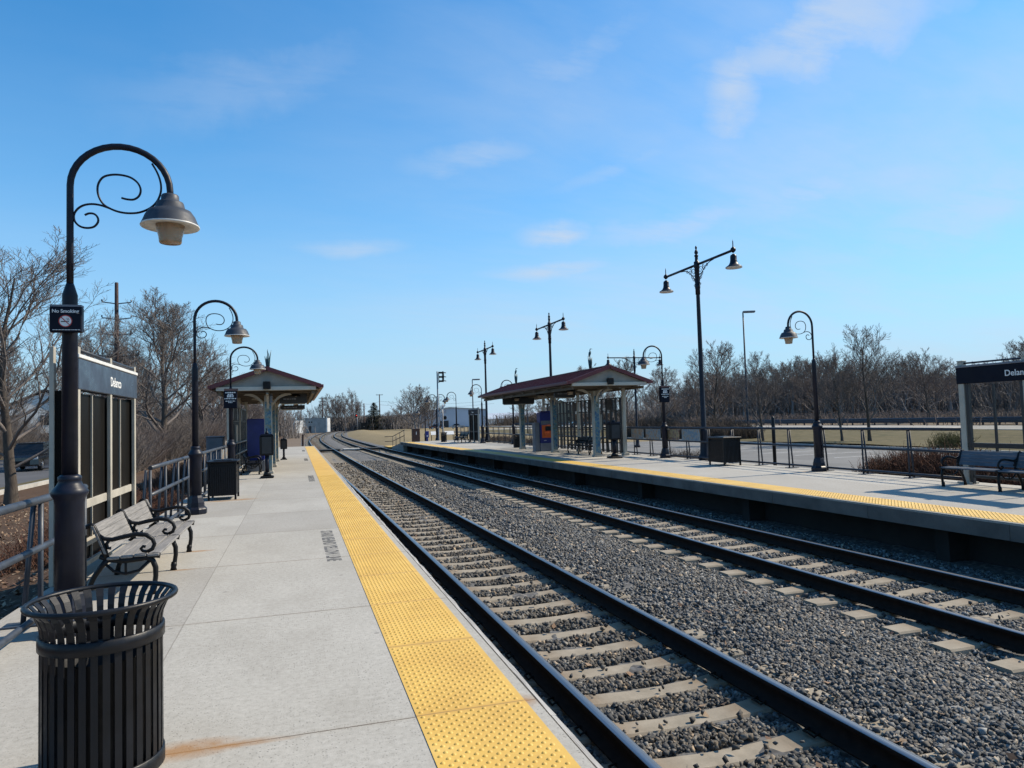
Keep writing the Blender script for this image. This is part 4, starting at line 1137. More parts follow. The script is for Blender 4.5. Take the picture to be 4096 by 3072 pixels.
# ------------------------------------------------------------------ platform shelters
def shelter(lab, y0, y1, xc, sgn, posts, name='shelter'):
    """sgn: +1 open (track) side is +X, -1 open side is -X.  Columns on the ridge line."""
    t = thing('platform_shelter', lab, 'shelter', (xc, y0, 0), 0, 'platform shelters with maroon roofs')
    Ln = y1 - y0; hw, ze, zp = 1.60, 2.78, 3.34
    # roof: two sloping sheets with standing seams
    b = MB()
    for s in (-1, 1):
        b.add([(0, -.12, zp), (s * hw, -.12, ze), (s * hw, Ln + .12, ze), (0, Ln + .12, zp), (0, -.12, zp - .05), (s * hw, -.12, ze - .05), (s * hw, Ln + .12, ze - .05), (0, Ln + .12, zp - .05)],
              [(0, 1, 2, 3), (4, 7, 6, 5), (0, 4, 5, 1), (3, 2, 6, 7), (1, 5, 6, 2)])
        y = .1
        while y < Ln:
            b.bar((s * .03, y, zp + .008), (s * hw, y, ze + .015), .022, .03); y += .42
        b.bar((0, -.13, zp - .035), (s * (hw + .01), -.13, ze - .035), .05, .13)
        b.bar((0, Ln + .13, zp - .035), (s * (hw + .01), Ln + .13, ze - .035), .05, .13)
        b.cbox(min(s * hw, s * (hw + .10)), max(s * hw, s * (hw + .10)), -.14, Ln + .14, ze - .09, ze + .012, .01)   # gutter
    b.bar((0, -.13, zp + .012), (0, Ln + .13, zp + .012), .16, .03)
    b.build('roof', M['roof'], t)
    for yy in (0.0, Ln):
        b = MB(); d = .03 if yy == 0 else -.03
        b.prism([(-hw + .16, ze - .045), (hw - .16, ze - .045), (0, zp - .085)], 'y', yy, yy + d); b.build('gable', M['gable'], t)
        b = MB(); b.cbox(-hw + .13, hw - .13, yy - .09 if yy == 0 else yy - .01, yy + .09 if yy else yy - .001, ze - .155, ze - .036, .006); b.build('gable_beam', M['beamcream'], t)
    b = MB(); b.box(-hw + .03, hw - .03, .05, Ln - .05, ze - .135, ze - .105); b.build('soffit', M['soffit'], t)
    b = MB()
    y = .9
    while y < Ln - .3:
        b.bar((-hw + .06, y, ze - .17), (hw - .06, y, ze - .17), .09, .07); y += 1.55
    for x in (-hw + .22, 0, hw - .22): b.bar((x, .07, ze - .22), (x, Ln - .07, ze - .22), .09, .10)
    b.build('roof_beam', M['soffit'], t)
    # columns with tiled faces and curved brackets
    for yp in posts:
        y = yp - y0
        b = MB(); b.cbox(-.15, .15, y - .15, y + .15, 0, .09, .012); b.cbox(-.115, .115, y - .115, y + .115, .09, 2.50, .008); c = b.build('column', M['cream'], t)
        b = MB(); b.box(-.095, .095, y - .1225, y - .116, .14, 2.30); b.box(-.095, .095, y + .116, y + .1225, .14, 2.30); b.build('tile_panel', M['mosaic'], c)
        for dx, dy in ((1, 0), (-1, 0), (0, 1), (0, -1)):
            b = MB(); IN, OUT = [], []
            for i in range(13):
                a = PI / 2 * i / 12; q = .11 + .62 * (1 - math.cos(a)); z = 1.98 + .53 * math.sin(a)
                IN.append((q, z)); OUT.append((max(.116, q - .055 * math.sin(a)), min(2.56, z + .06 * (.3 + math.sin(a)))))
            poly = IN + OUT[::-1]
            if dx: b.prism([(dx * q, z) for q, z in poly], 'y', y - .035, y + .035)
            else: b.prism([(y + dy * q, z) for q, z in poly], 'x', -.035, .035)
            b.build('curved_bracket', M['cream'], t)
    # rear slatted screen
    xb = -sgn * 1.18
    ylo, yhi = posts[0] - y0, posts[-1] - y0
    for y in (ylo, (ylo + yhi) / 2, yhi):
        b = MB(); b.cbox(xb - .06, xb + .06, y - .06, y + .06, 0, 2.60, .006); b.cbox(xb - .12, xb + .12, y - .12, y + .12, 0, .1, .01); b.build('rear_post', M['cream'], t)
    y = ylo + .30; k = 0
    while y < yhi - .2:
        b = MB(); b.cbox(xb - .03, xb + .03, y - .06, y + .06, .06, 2.2, .004); b.build('screen_mullion', M['slatdark'], t); y += .44; k += 1
    b = MB()
    for z in (.14, .46, .98, 1.72, 2.22): b.box(xb - .018, xb + .018, ylo + .07, yhi - .07, z - .02, z + .02)
    b.build('screen_rail', M['slatdark'], t)
    b = MB()
    for (ya_, yb_) in ((ylo + .95, ylo + 1.5), (ylo + 2.7, ylo + 3.25), (ylo + 4.7, ylo + 5.25)):
        if yb_ < yhi: b.cbox(xb - .04, xb + .04, ya_, yb_, 1.76, 2.18, .004)
    b.build('screen_infill', M['slatdark'], t)
    b = MB(); b.box(xb - .004, xb + .004, ylo + .1, yhi - .1, .5, 1.7); b.build('screen_glass', M['clear'], t)
    b = MB(); b.box(xb + sgn * .05 - .012, xb + sgn * .05 + .012, ylo + 2.0, ylo + 2.75, .95, 1.6); b.build('timetable_board', M['cream'], t)
    # floodlight on the near gable
    b = MB(); b.cbox(-.11, .11, -.20, -.045, ze - .12, ze + .12, .015); b.build('floodlight', M['black'], t)
    for y in (1.7, 5.2, 8.6):
        b = MB(); b.lathe([(.02, 0), (.15, -.02), (.20, -.09), (.20, -.10), (.12, -.10)], (sgn * .85, y, ze - .19), 16); f = b.build('ceiling_lamp', M['black'], t)
        b = MB(); b.lathe([(.115, -.101), (.10, -.20), (.07, -.215), (0, -.216)], (sgn * .85, y, ze - .19), 14, cap=False); b.build('lens', M['lens'], f)
    # loudspeakers / camera under the gable
    b = MB(); b.lathe([(.045, 0), (.05, -.12), (.03, -.2), (.07, -.26), (.07, -.28), (0, -.28)], (.0 - sgn * .0 + .1, posts[0] - y0 - .32, ze - .24), 12); b.build('loudspeaker', M['galv'], t)
    return t
shelter('platform shelter with maroon roof on the near platform, left of the tracks', 23.35, 35.6, -.86, 1, (24.1, 28.0, 32.2))
shelter('platform shelter with maroon roof and slatted screen on the opposite platform', 23.65, 36.3, 10.88, -1, (24.95, 29.55, 34.2))

def hanging_sign(lab, loc, w_, h_, txt):
    t = thing('hanging_sign', lab, 'hanging sign', loc, 0, 'hanging signs under the shelter roofs')
    b = MB(); b.cbox(-w_ / 2, w_ / 2, -.06, .06, -h_ / 2, h_ / 2, .006); b.build('panel', M['slatdark'], t)
    b = MB(); b.box(-w_ / 2 + .05, w_ / 2 - .05, -.055, .055, -h_ / 2 - .035, -h_ / 2 - .001); b.build('bottom_trim', M['cream'], t)
    for s in (-1, 1):
        b = MB(); b.tube([(s * w_ * .35, 0, h_ / 2), (s * w_ * .35, 0, h_ / 2 + .12)], .012, 6); b.build('hanger', M['black'], t)
    if txt:
        b = MB(); x = -w_ * .36; g = random.Random(2)
        while x < w_ * .1:
            wd = g.uniform(.03, .09); b.box(x, x + wd, -.063, -.0605, -.04, .01); x += wd + .02
        b.build('small_print', M['galv'], t)
    return t
hanging_sign('dark hanging sign under the gable of the right shelter', (10.04, 26.0, 2.46), .86, .33, True)
hanging_sign('long dark hanging sign further back under the right shelter roof', (10.35, 33.0, 2.41), 1.6, .33, False)
hanging_sign('dark hanging sign under the right eave of the left shelter', (-.09, 25.0, 2.42), .88, .33, True)
hanging_sign('slim dark hanging sign behind the first one under the left shelter', (-.13, 29.4, 2.24), .92, .16, True)

def finial(lab, loc, bird):
    t = thing('roof_sculpture', lab, 'sculpture', loc, 0, 'teal reed sculptures on the shelter ridges')
    b = MB()
    g = random.Random(int(loc[1] * 10))
    b.lathe([(.05, -.03), (.04, .02), (.05, .05), (.065, .14), (.065, .3), (.0, .36)], k=8)
    for i in range(9):
        a = 2 * PI * i / 9; ln = g.uniform(.40, .52) + (.12 if i == 0 and not bird else 0); lean = .02 if bird else .05
        p0 = Vector((.03 * math.cos(a), .03 * math.sin(a), .02)); p1 = Vector((.055 * math.cos(a), .055 * math.sin(a), ln * .55)); p2 = Vector(((.06 + lean) * math.cos(a), (.06 + lean) * math.sin(a), ln))
        b.tube([p0, p1, p2], .03, 5, rs=[.024, .026, .002])
    if not bird: b.tube([(0, 0, .2), (.01, 0, .5), (-.01, 0, .6), (0, 0, .66)], .02, 6, rs=[.03, .025, .012, .002])
    b.build('reed_leaves', M['teal'], t)
    if bird:
        b = MB()
        b.tube([(-.05, 0, .46), (-.02, 0, .54), (.0, 0, .62), (.015, 0, .67), (.0, 0, .72), (.02, 0, .765), (.05, 0, .775), (.12, 0, .765)], .04, 8, rs=[.008, .045, .055, .03, .014, .018, .014, .002])
        b.tube([(.0, .015, .50), (.0, .015, .3)], .01, 5); b.tube([(.0, -.015, .50), (.0, -.015, .3)], .01, 5)
        b.build('bird', M['teal'], t)
finial('teal reed sculpture with a heron near the gable end of the right shelter ridge', (10.88, 25.3, 3.36), True)
finial('teal reed sculpture toward the far end of the right shelter ridge', (10.88, 35.0, 3.36), True)
finial('teal reed leaf sculpture on the left shelter ridge', (-.86, 24.3, 3.36), False)

# ------------------------------------------------------------------ small platform furniture far off
t = thing('cabinet', 'brown metal cabinet at the far corner of the right platform', 'cabinet', (8.85, 55.1, 0))
b = MB(); b.cbox(-.29, .29, -.25, .25, 0, .97, .02); b.build('body', M['brownbox'], t)
b = MB(); b.cbox(-.31, .31, -.27, .27, .971, 1.0, .01); b.build('lid', M['brownbox'], t)
b = MB(); b.box(-.02, .03, -.256, -.251, .55, .78); b.build('label_plate', M['white'], t)
t = thing('newspaper_box', 'small blue newspaper box behind the brown cabinet on the far platform', 'newspaper box', (9.76, 55.3, 0))
b = MB(); b.cbox(-.13, .13, -.14, .14, .28, .78, .015); b.build('body', M['blue'], t)
b = MB(); b.box(-.05, .05, -.145, -.141, .36, .46); b.build('handle_plate', M['white'], t)
b = MB(); b.cbox(-.08, .08, -.09, .09, 0, .279, .01); b.build('pedestal', M['blue'], t)
for i, (x, y, w_, lab) in enumerate([(12.15, 58.2, .76, 'large tilted white information panel behind the railing near the far station sign'), (10.95, 58.6, .55, 'smaller tilted white information panel beside the double crook lamp')]):
    t = thing('information_panel', lab, 'information panel', (x, y, -.1), 0, 'information panels at the far platform end')
    b = MB(); b.add([(-w_ / 2, -.12, .52), (w_ / 2, -.12, .52), (w_ / 2, .12, .80), (-w_ / 2, .12, .80), (-w_ / 2, -.10, .49), (w_ / 2, -.10, .49), (w_ / 2, .14, .77), (-w_ / 2, .14, .77)], [(0, 1, 2, 3), (4, 7, 6, 5), (0, 4, 5, 1), (1, 5, 6, 2), (2, 6, 7, 3), (3, 7, 4, 0)]); b.build('panel', M['white'], t)
    for s in (-1, 1):
        b = MB(); b.bar((s * w_ * .42, 0, -.6), (s * w_ * .42, .02, .62), .05, .05); b.build('leg', M['black'], t)
t = thing('bollard', 'dark square post at the end of the near platform', 'post', (.42, 54.15, -.5))
b = MB(); b.cbox(-.07, .07, -.07, .07, 0, 1.36, .012); b.build('post', M['brownbox'], t)
b = MB(); b.box(-.095, -.072, -.03, .03, .6, 1.1); b.build('reflector', M['white'], t)
t = thing('marker_post', 'thick plain black post just beyond the right handrail near the bin', 'post', (14.6, 19.4, -.75))
b = MB(); b.lathe([(.055, 0), (.055, 2.05), (.03, 2.09), (0, 2.1)], k=12); b.build('post', M['black'], t)
t = thing('utility_cabinet', 'grey utility cabinet standing behind the left handrail near the shelter', 'cabinet', (-2.75, 27.0, -.6))
b = MB(); b.cbox(-.25, .30, -.3, .3, 0, 1.78, .02); b.build('body', M['bluegrey'], t)
b = MB(); b.cbox(-.27, .32, -.32, .32, 1.781, 1.82, .01); b.build('lid', M['bluegrey'], t)

# ------------------------------------------------------------------ signals
t = thing('signal_mast', 'tall silver signal mast with a black oval signal head at the far platform end', 'railway signal', (10.86, 56.2, -.5))
b = MB(); b.lathe([(.12, 0), (.062, .3), (.055, 6.0), (0, 6.06)], k=12); b.build('mast', M['galv'], t)
b = MB()
oval = [(.45 + .085 * math.cos(a), .44 * math.sin(a)) for a in [2 * PI * i / 24 for i in range(24)]]
pts = [(.28 * math.cos(2 * PI * i / 24), .44 * math.sin(2 * PI * i / 24) + 5.6) for i in range(24)]
b.prism([(p[0], p[1]) for p in pts], 'x', .43, .50); b.build('backplate', M['black'], t)
b = MB()
for z in (5.27, 5.6, 5.93):
    b.tube([(.50, 0, z), (.72, 0, z - .02)], .035, 8)
b.build('lamp_hoods', M['black'], t)
b = MB()
for z in (5.24, 5.58, 5.92): b.cbox(.13, .42, -.12, .12, z - .07, z + .07, .02)
b.bar((.12, 0, 5.1), (.12, 0, 6.0), .06, .06, (1, 0, 0)); b.build('lamp_box', M['black'], t)
t = thing('crossing_signal', 'silver crossing signal post with crossbuck seen edge on beside the signal mast', 'crossing signal', (11.3, 56.6, -.5))
b = MB(); b.lathe([(.11, 0), (.06, .25), (.055, 3.35), (0, 3.38)], k=10); b.build('post', M['galv'], t)
b = MB(); b.bar((-.12, -.5, 2.72), (.10, .5, 3.36), .012, .20, (0, 0, 1)); b.bar((-.12, .5, 2.72), (.10, -.5, 3.36), .012, .20, (0, 0, 1)); b.build('crossbuck', M['white'], t)
for s in (-1, 1):
    b = MB(); b.lathe([(.0, -.03), (.16, -.03), (.16, .0), (.0, .0)], k=16)
    o = b.build('lamp_backplate', M['black'], t); o.location = (.16, s * .32, 2.3); o.rotation_euler = (0, PI / 2, .5)
for i, (x, y, ztop, zl, lab) in enumerate([(18.3, 228, 4.4, 4.2, 'distant signal post showing a red light beside the black equipment hut'), (8.3, 244, 3.6, 3.0, 'distant signal post showing a red light in front of the white building')]):
    t = thing('railway_signal', lab, 'railway signal', (x, y, -.8), 0, 'distant red railway signals')
    b = MB(); b.lathe([(.14, 0), (.12, ztop + .3), (0, ztop + .35)], k=8); b.build('mast', M['galv'], t)
    b = MB(); b.cbox(-.55, .1, -.25, -.13, zl + .8 - .6, zl + .8 + .45, .05); b.build('head', M['black'], t)
    b = MB(); b.lathe([(.0, 0), (.13, 0), (.13, .05), (0, .05)], k=12); o = b.build('lamp', M['redlamp'], t); o.location = (-.22, -.26, zl + .8); o.rotation_euler = (PI / 2, 0, 0)
t = thing('equipment_hut', 'black equipment hut beside the tracks in the far distance', 'hut', (20.3, 229, -.8))
b = MB(); b.cbox(-.95, .95, -.8, .8, 0, 2.55, .03); b.build('body', M['black'], t)
b = MB(); b.cbox(-1.02, 1.02, -.87, .87, 2.551, 2.66, .02); b.build('roof', M['black'], t)
b = MB(); b.box(.0, .12, -.806, -.801, 1.4, 1.55); b.build('door_plate', M['white'], t)

# ------------------------------------------------------------------ buildings
t = thing('white_building', 'low white flat roofed building with a grey front where the tracks bend', 'building', (6.0, 238, -.9))
b = MB(); b.box(-3.4, 3.2, -3, 8, 0, 4.55); b.build('wall', M['wallgrey'], t)
b = MB(); b.box(3.205, 3.4, -2.6, 8, 0, 4.5); b.build('white_wing', M['wallwhite'], t)
q = Matrix.Rotation(R(32), 3, 'Z')
b = MB(); b.box(-1.6, 1.3, 0, 12, 0, 4.2, rot=q); o = b.build('white_wing', M['wallwhite'], t); o.location = (-4.9, -4.2, 0)
b = MB(); b.box(-.6, .6, 0, 6, 0, 4.6, rot=Matrix.Rotation(R(40), 3, 'Z')); o = b.build('white_wing', M['wallwhite'], t); o.location = (3.9, -3.1, 0)
b = MB(); b.box(-3.5, 3.3, -3.1, 8.1, 4.555, 4.75); b.build('parapet', M['wallgrey'], t)
b = MB(); b.box(-1.7, 1.4, -.1, 12.1, 4.21, 4.36, rot=q); o = b.build('wing_roof', M['teal'], t); o.location = (-4.9, -4.2, 0)
for x in (-2.3, -1.55):
    b = MB(); b.box(x, x + .4, -3.03, -3.005, 3.2, 3.65); b.build('window', M['darkwin'], t)
b = MB(); b.box(-2.3, -1.5, -3.03, -3.005, .0, 2.2); b.build('door', M['roofdark'], t)
t = thing('warehouse', 'big pale blue grey warehouse half hidden behind the far bare tree', 'building', (47, 262, -.8))
b = MB(); b.prism([(-14, 0), (22, 0), (22, 6.4), (8, 7.4), (-14, 4.3)], 'y', 0, 40); b.build('wall', M['wallblue'], t)
b = MB(); b.bar((-14.3, -.2, 4.42), (8, -.2, 7.52), .5, .2); b.bar((8, -.2, 7.52), (22.3, -.2, 6.5), .5, .2); b.build('eave', M['wallgrey'], t)
b = MB(); b.box(4.2, 7.5, -.06, -.02, 0, 2.6); b.build('loading_door', M['roofdark'], t)
t = thing('tan_house', 'tan sided house among bare trees seen under the far end of the right roof', 'house', (88, 232, -.7), R(-20))
b = MB(); b.prism([(-5, 0), (5, 0), (5, 5.4), (0, 8.2), (-5, 5.4)], 'y', 0, 10); b.build('wall', M['walltan'], t)
b = MB(); b.bar((-5.4, 5, 5.45), (0, 5, 8.45), 10.6, .2); b.bar((5.4, 5, 5.45), (0, 5, 8.45), 10.6, .2); b.build('roof', M['roofdark'], t)
for x in (-3, 2):
    for z in (1.2, 3.6):
        b = MB(); b.box(x, x + 1, -.05, -.01, z, z + 1.3); b.build('window', M['darkwin'], t)
t = thing('white_house', 'white house glimpsed through the bare branches left of the street', 'house', (-33, 112, -.8), R(14))
b = MB(); b.prism([(-6, 0), (6, 0), (6, 5.0), (0, 8.0), (-6, 5.0)], 'y', 0, 12); b.build('wall', M['wallwhite'], t)
b = MB(); b.bar((-6.4, 6, 5.1), (0, 6, 8.3), 12.6, .2); b.bar((6.4, 6, 5.1), (0, 6, 8.3), 12.6, .2); b.build('roof', M['roofdark'], t)
for x in (-4, -.5, 3):
    for z in (.9, 3.4):
        b = MB(); b.box(x, x + 1, -.05, -.01, z, z + 1.4); b.build('window', M['darkwin'], t)
t = thing('pale_shed', 'long pale shed roof glowing white behind the trees under the right eave', 'building', (80, 268, -.2), R(-15))
b = MB(); b.box(-14, 14, 0, 12, 0, 2.6); b.build('wall', M['wallwhite'], t)
b = MB(); b.bar((-14.4, 2.5, 3.2), (14.4, 2.5, 3.2), 7, .2, (0, -.35, 1)); b.bar((-14.4, 9.5, 3.2), (14.4, 9.5, 3.2), 7, .2, (0, .35, 1)); b.build('roof', M['wallblue'], t)

# ------------------------------------------------------------------ guardrail, poles, wires
t = thing('guardrail', 'long steel guardrail on dark posts along the road behind the car park', 'guardrail', (75.2, -20, -.75))
b = MB(); prof = [(0, .30), (-.05, .34), (-.09, .40), (-.03, .47), (-.03, .52), (-.09, .59), (-.09, .63), (-.03, .70), (-.03, .75), (-.09, .82), (-.05, .90), (0, .94), (.02, .94), (.02, .30)]
b.prism(prof, 'y', 0, 330); b.build('beam', M['rail_paint'], t)
b = MB(); y = .5
while y < 330:
    b.box(.03, .18, y - .08, y + .08, 0, .78); y += 2.0
o = b.build('support_posts', M['pole_wood'], t); o['kind'] = 'stuff'
t = thing('utility_pole', 'weathered brown utility pole with steel step arms behind the left trees', 'utility pole', (-12.95, 60, -.85))
b = MB(); b.lathe([(.20, 0), (.13, 13.6), (.11, 13.65), (0, 13.66)], k=12); b.build('pole', M['pole_wood'], t)
for k, z in enumerate((12.15, 10.95, 9.75, 8.1)):
    b = MB(); s = 1.0 if z > 9 else 1.5
    b.bar((-s, 0, z), (-.13, 0, z - .12), .06, .08); b.bar((.13, 0, z - .12), (s, 0, z), .06, .08)
    for q in (-s, s): b.lathe([(.03, 0), (.06, .06), (.05, .16), (0, .18)], (q, 0, z + .03), 8)
    b.build('cross_arm', M['galv'] if z > 9 else M['pole_wood'], t)
for i, (x, y, zt, arms, lab) in enumerate([(8.45, 247, 10.7, 3, 'dark utility pole with three cross arms above the white building'), (29.1, 262, 12.1, 1, 'utility pole with one top cross arm right of the conifer'), (21.7, 242, 8.3, 0, 'plain short utility pole above the black hut')]):
    t = thing('utility_pole', lab, 'utility pole', (x, y, -.8), 0, 'distant utility poles')
    b = MB(); b.lathe([(.24, 0), (.17, zt + .8), (0, zt + .85)], k=8); b.build('pole', M['pole_wood'], t)
    for k in range(arms):
        b = MB(); z = zt + .55 - k * 1.15; b.bar((-1.2, 0, z), (1.2, 0, z), .14, .14)
        for q in (-1.1, -.6, .6, 1.1): b.box(q - .06, q + .06, -.06, .06, z + .07, z + .3)
        b.build('cross_arm', M['pole_wood'], t)
def wire(lab, pts_, r=.03):
    P = []
    for (a, c, sag) in pts_:
        for i in range(12):
            f = i / 12; P.append((a[0] + (c[0] - a[0]) * f, a[1] + (c[1] - a[1]) * f, a[2] + (c[2] - a[2]) * f - sag * 4 * f * (1 - f)))
    P.append(pts_[-1][1])
    b = MB(); b.tube(P, r, 4); return tag(b.build('power_line', M['black']), lab, 'power line', 'distant power lines')
wire('thin power line running between the distant poles over the conifer', [((21.7, 242, 8.2), (29.1, 262, 9.6), .5), ((29.1, 262, 9.6), (75, 275, 9.4), 1.2)])
wire('lower thin power line right of the distant pole', [((29.1, 262, 8.3), (76, 275, 8.2), 1.2)])

# ------------------------------------------------------------------ cars
def make_car(suv, paint, lab, loc, rz, group=None):
    t = thing('parked_car', lab, 'car', loc, rz, group)
    Lh, W, H_ = (2.35, .92, 1.72) if suv else (2.25, .88, 1.43)
    b = MB(); hz = .98 if suv else .86
    low = [(-Lh, .42), (-Lh + .03, hz - .12), (-Lh + .15, hz), (-.95, hz + .06), (Lh - .3, hz + (.08 if suv else .02)), (Lh - .05, hz - .06), (Lh, .5), (Lh - .05, .30), (1.85, .28), (1.78, .5), (1.6, .66), (1.35, .70), (1.1, .66), (.92, .5), (.85, .27), (-.92, .27), (-1.0, .5), (-1.17, .66), (-1.42, .70), (-1.67, .66), (-1.85, .5), (-1.92, .3), (-Lh + .06, .32)]
    # y = length axis, front toward -y
    b.prism(low, 'x', -W, W); body = b.build('body', paint, t)
    b = MB(); e = .0
    if suv: cab = [(-1.0, hz + .03), (-.45, H_ - .06), (-.1, H_), (1.75, H_ - .03), (2.15, hz + .04)]
    else: cab = [(-1.0, hz + .03), (-.35, H_ - .04), (.1, H_), (.9, H_ - .05), (1.65, hz + .02)]
    n = len(cab); vs = [(-(W - .04 - .16 * (z - hz) / (H_ - hz)), y, z) for y, z in cab] + [(W - .04 - .16 * (z - hz) / (H_ - hz), y, z) for y, z in cab]
    fs = [tuple(range(n)), tuple(range(2 * n - 1, n - 1, -1))] + [(i, n + i, n + (i + 1) % n, (i + 1) % n) for i in range(n)]
    b.add(vs, fs); b.build('window_band', M['carglass'], t)
    b = MB(); hh = H_ + .004; yb = cab[-2][0]; ya_ = cab[1][0] + .06
    b.cbox(-W + .22, W - .22, ya_, yb, hh - .05, hh + .03, .02); b.build('roof_panel', paint, t)
    for y in (-1.42, 1.35):
        for s in (-1, 1):
            b = MB(); b.lathe([(.0, -.11), (.30, -.11), (.335, -.08), (.335, .08), (.30, .11), (.0, .11)], k=18); wl = b.build('wheel', M['tyre'], t)
            wl.location = (s * (W - .10), y, .335); wl.rotation_euler = (0, PI / 2, 0)
            b = MB(); b.lathe([(.0, .0), (.07, .0), (.20, .012), (.22, 0), (.22, -.03), (0, -.03)], k=14)
            rm = b.build('rim', M['alloy'], wl); rm.location = (0, 0, s * .118)
            if s < 0: rm.rotation_euler = (PI, 0, 0)
    for s in (-1, 1):
        b = MB(); b.cbox(s * W * .78 - .16, s * W * .78 + .16, -Lh - .02, -Lh + .16, hz - .26, hz - .08, .03); b.build('headlight', M['headlight'], t)
        b = MB(); b.cbox(s * W * .85 - .10, s * W * .85 + .10, Lh - .10, Lh + .015, hz - .22, hz - .06, .02); b.build('tail_light', M['red'], t)
    b = MB(); b.box(-.45, .45, -Lh - .012, -Lh + .05, .42, .66); b.build('grille', M['black'], t)
    return t
make_car(True, M['carblack'], 'black sport utility car facing us on the street at the far left', (-16.35, 53.0, -.82), R(4))
c0 = make_car(False, M['carblack'], 'dark car parked far off, left one of the pair behind the lawn', (60.5, 163, -.74), R(80), 'cars parked in the distance')
pc = [(66.5, 163.5, 82, 'dark car parked far off, right one of the pair behind the lawn'), (73.5, 163, 95, 'dark car parked far off just left of the ticket machine shelter column'), (80, 162, 86, 'dark car parked far off behind the right shelter')]
for x, y, rz, lab in pc:
    o = copy_tree(c0); o.location = (x, y, -.74); o.rotation_euler = (0, 0, R(rz)); o['label'] = lab
c1 = make_car(False, M['carsilver'], 'silver car parked far off between the signal mast and the far station sign', (47.5, 215, -.74), R(75), 'cars parked in the distance')
c2 = make_car(False, M['carred'], 'reddish car parked far off right of the signal mast', (40.5, 212, -.74), R(80), 'cars parked in the distance')

# ------------------------------------------------------------------ bare trees
def tubes_to(V, F, pts, rs, k, rng):
    base = len(V); n = len(pts); pu = None
    for i in range(n):
        p = pts[i]; q = pts[min(i + 1, n - 1)]; o = pts[max(i - 1, 0)]
        dx, dy, dz = q[0] - o[0], q[1] - o[1], q[2] - o[2]
        l = math.sqrt(dx * dx + dy * dy + dz * dz) or 1; dx /= l; dy /= l; dz /= l
        if abs(dz) < .95: ux, uy, uz = dy, -dx, 0.0
        else: ux, uy, uz = 0.0, dz, -dy
        l = math.sqrt(ux * ux + uy * uy + uz * uz); ux /= l; uy /= l; uz /= l
        wx, wy, wz = dy * uz - dz * uy, dz * ux - dx * uz, dx * uy - dy * ux
        r = rs[i]
        for j in range(k):
            a = 2 * PI * j / k; c = math.cos(a) * r; s = math.sin(a) * r
            V.append((p[0] + ux * c + wx * s, p[1] + uy * c + wy * s, p[2] + uz * c + wz * s))
    for i in range(n - 1):
        for j in range(k):
            j2 = (j + 1) % k
            F.append((base + i * k + j, base + i * k + j2, base + (i + 1) * k + j2, base + (i + 1) * k + j))

def gen_tree(seed, H, spread, fork, limbs, dens, up, twr, trunk_r, levels=4, multi=1):
    """returns trunk (V,F), crown (V,F)"""
    g = random.Random(seed); TV, TF, CV, CFc = [], [], [], []
    def branch(p, d, ln, r, lvl):
        n = 5 if lvl <= 1 else (4 if lvl == 2 else 3)
        pts = [p]; dd = Vector(d)
        for i in range(n):
            dd = dd + Vector((g.gauss(0, 1), g.gauss(0, 1), g.gauss(0, .6))) * (.10 + .03 * lvl) + Vector((0, 0, up))
            dd.normalize(); q = pts[-1]; st = ln / n
            pts.append((q[0] + dd.x * st, q[1] + dd.y * st, q[2] + dd.z * st))
        tip = max(twr * .55, r * (.30 if lvl < 3 else .5)); rs = [r + (tip - r) * (i / n) for i in range(n + 1)]
        tubes_to(CV, CFc, pts, rs, 6 if lvl == 1 else (4 if lvl == 2 else 3), g)
        if lvl >= levels: return
        nc = {1: dens[0], 2: dens[1], 3: dens[2], 4: 3}[lvl]
        nc = max(2, int(round(nc * g.uniform(.75, 1.25))))
        for c in range(nc):
            f = .22 + .78 * (c + g.random() * .8) / nc; f = min(f, .98)
            k = f * n; i = int(k); fr = k - i
            a_, b_ = pts[i], pts[min(i + 1, n)]
            q = tuple(a_[m] + (b_[m] - a_[m]) * fr for m in range(3))
            td = Vector(b_) - Vector(a_)
            if td.length < 1e-6: td = Vector(pts[n]) - Vector(pts[n - 1])
            td.normalize(); u, v = perp(td); az = c * 2.399 + g.uniform(-.5, .5)
            ang = R(g.uniform(20, 44))
            nd = td * math.cos(ang) + (u * math.cos(az) + v * math.sin(az)) * math.sin(ang)
            branch(q, nd, ln * g.uniform(.36, .62) * (1.12 - .5 * f), max(twr, rs[i] * g.uniform(.42, .6)), lvl + 1)
    for mtr in range(multi):
        off = (0, 0) if multi == 1 else (.35 * math.cos(mtr * 2.1 + seed), .35 * math.sin(mtr * 2.1 + seed))
        n = 9; pts = [(off[0], off[1], -.25)]; lean = Vector((g.gauss(0, .04) + off[0] * .25, g.gauss(0, .04) + off[1] * .25, 1)); tot = H * (.80 if multi == 1 else g.uniform(.6, .8)) + .25
        for i in range(n):
            lean = (lean + Vector((g.gauss(0, .05), g.gauss(0, .05), .12))).normalized(); q = pts[-1]; st = tot / n
            pts.append((q[0] + lean.x * st, q[1] + lean.y * st, q[2] + lean.z * st))
        rs = [trunk_r * (1.28 if i == 0 else (1 - .90 * (i / n) ** .85)) + twr for i in range(n + 1)]
        tubes_to(TV, TF, pts, rs, 9, g)
        for l in range(limbs):
            f = fork + (.97 - fork) * (l + g.random() * .6) / limbs
            k = f * n; i = min(int(k), n - 1); fr = k - i
            a_, b_ = pts[i], pts[i + 1]; q = tuple(a_[m] + (b_[m] - a_[m]) * fr for m in range(3))
            az = l * 2.399 + g.uniform(-.4, .4); tilt = R(g.uniform(32, 58) * (1.05 - .45 * f)) * spread
            nd = Vector((math.cos(az) * math.sin(tilt), math.sin(az) * math.sin(tilt), math.cos(tilt)))
            ln = H * g.uniform(.40, .56) * (1.02 - .62 * (f - fork) / (1 - fork))
            branch(q, nd, ln, max(twr * 2, rs[i] * g.uniform(.42, .58)), 1)
    return (np.array(TV), np.array(TF)), (np.array(CV), np.array(CFc))

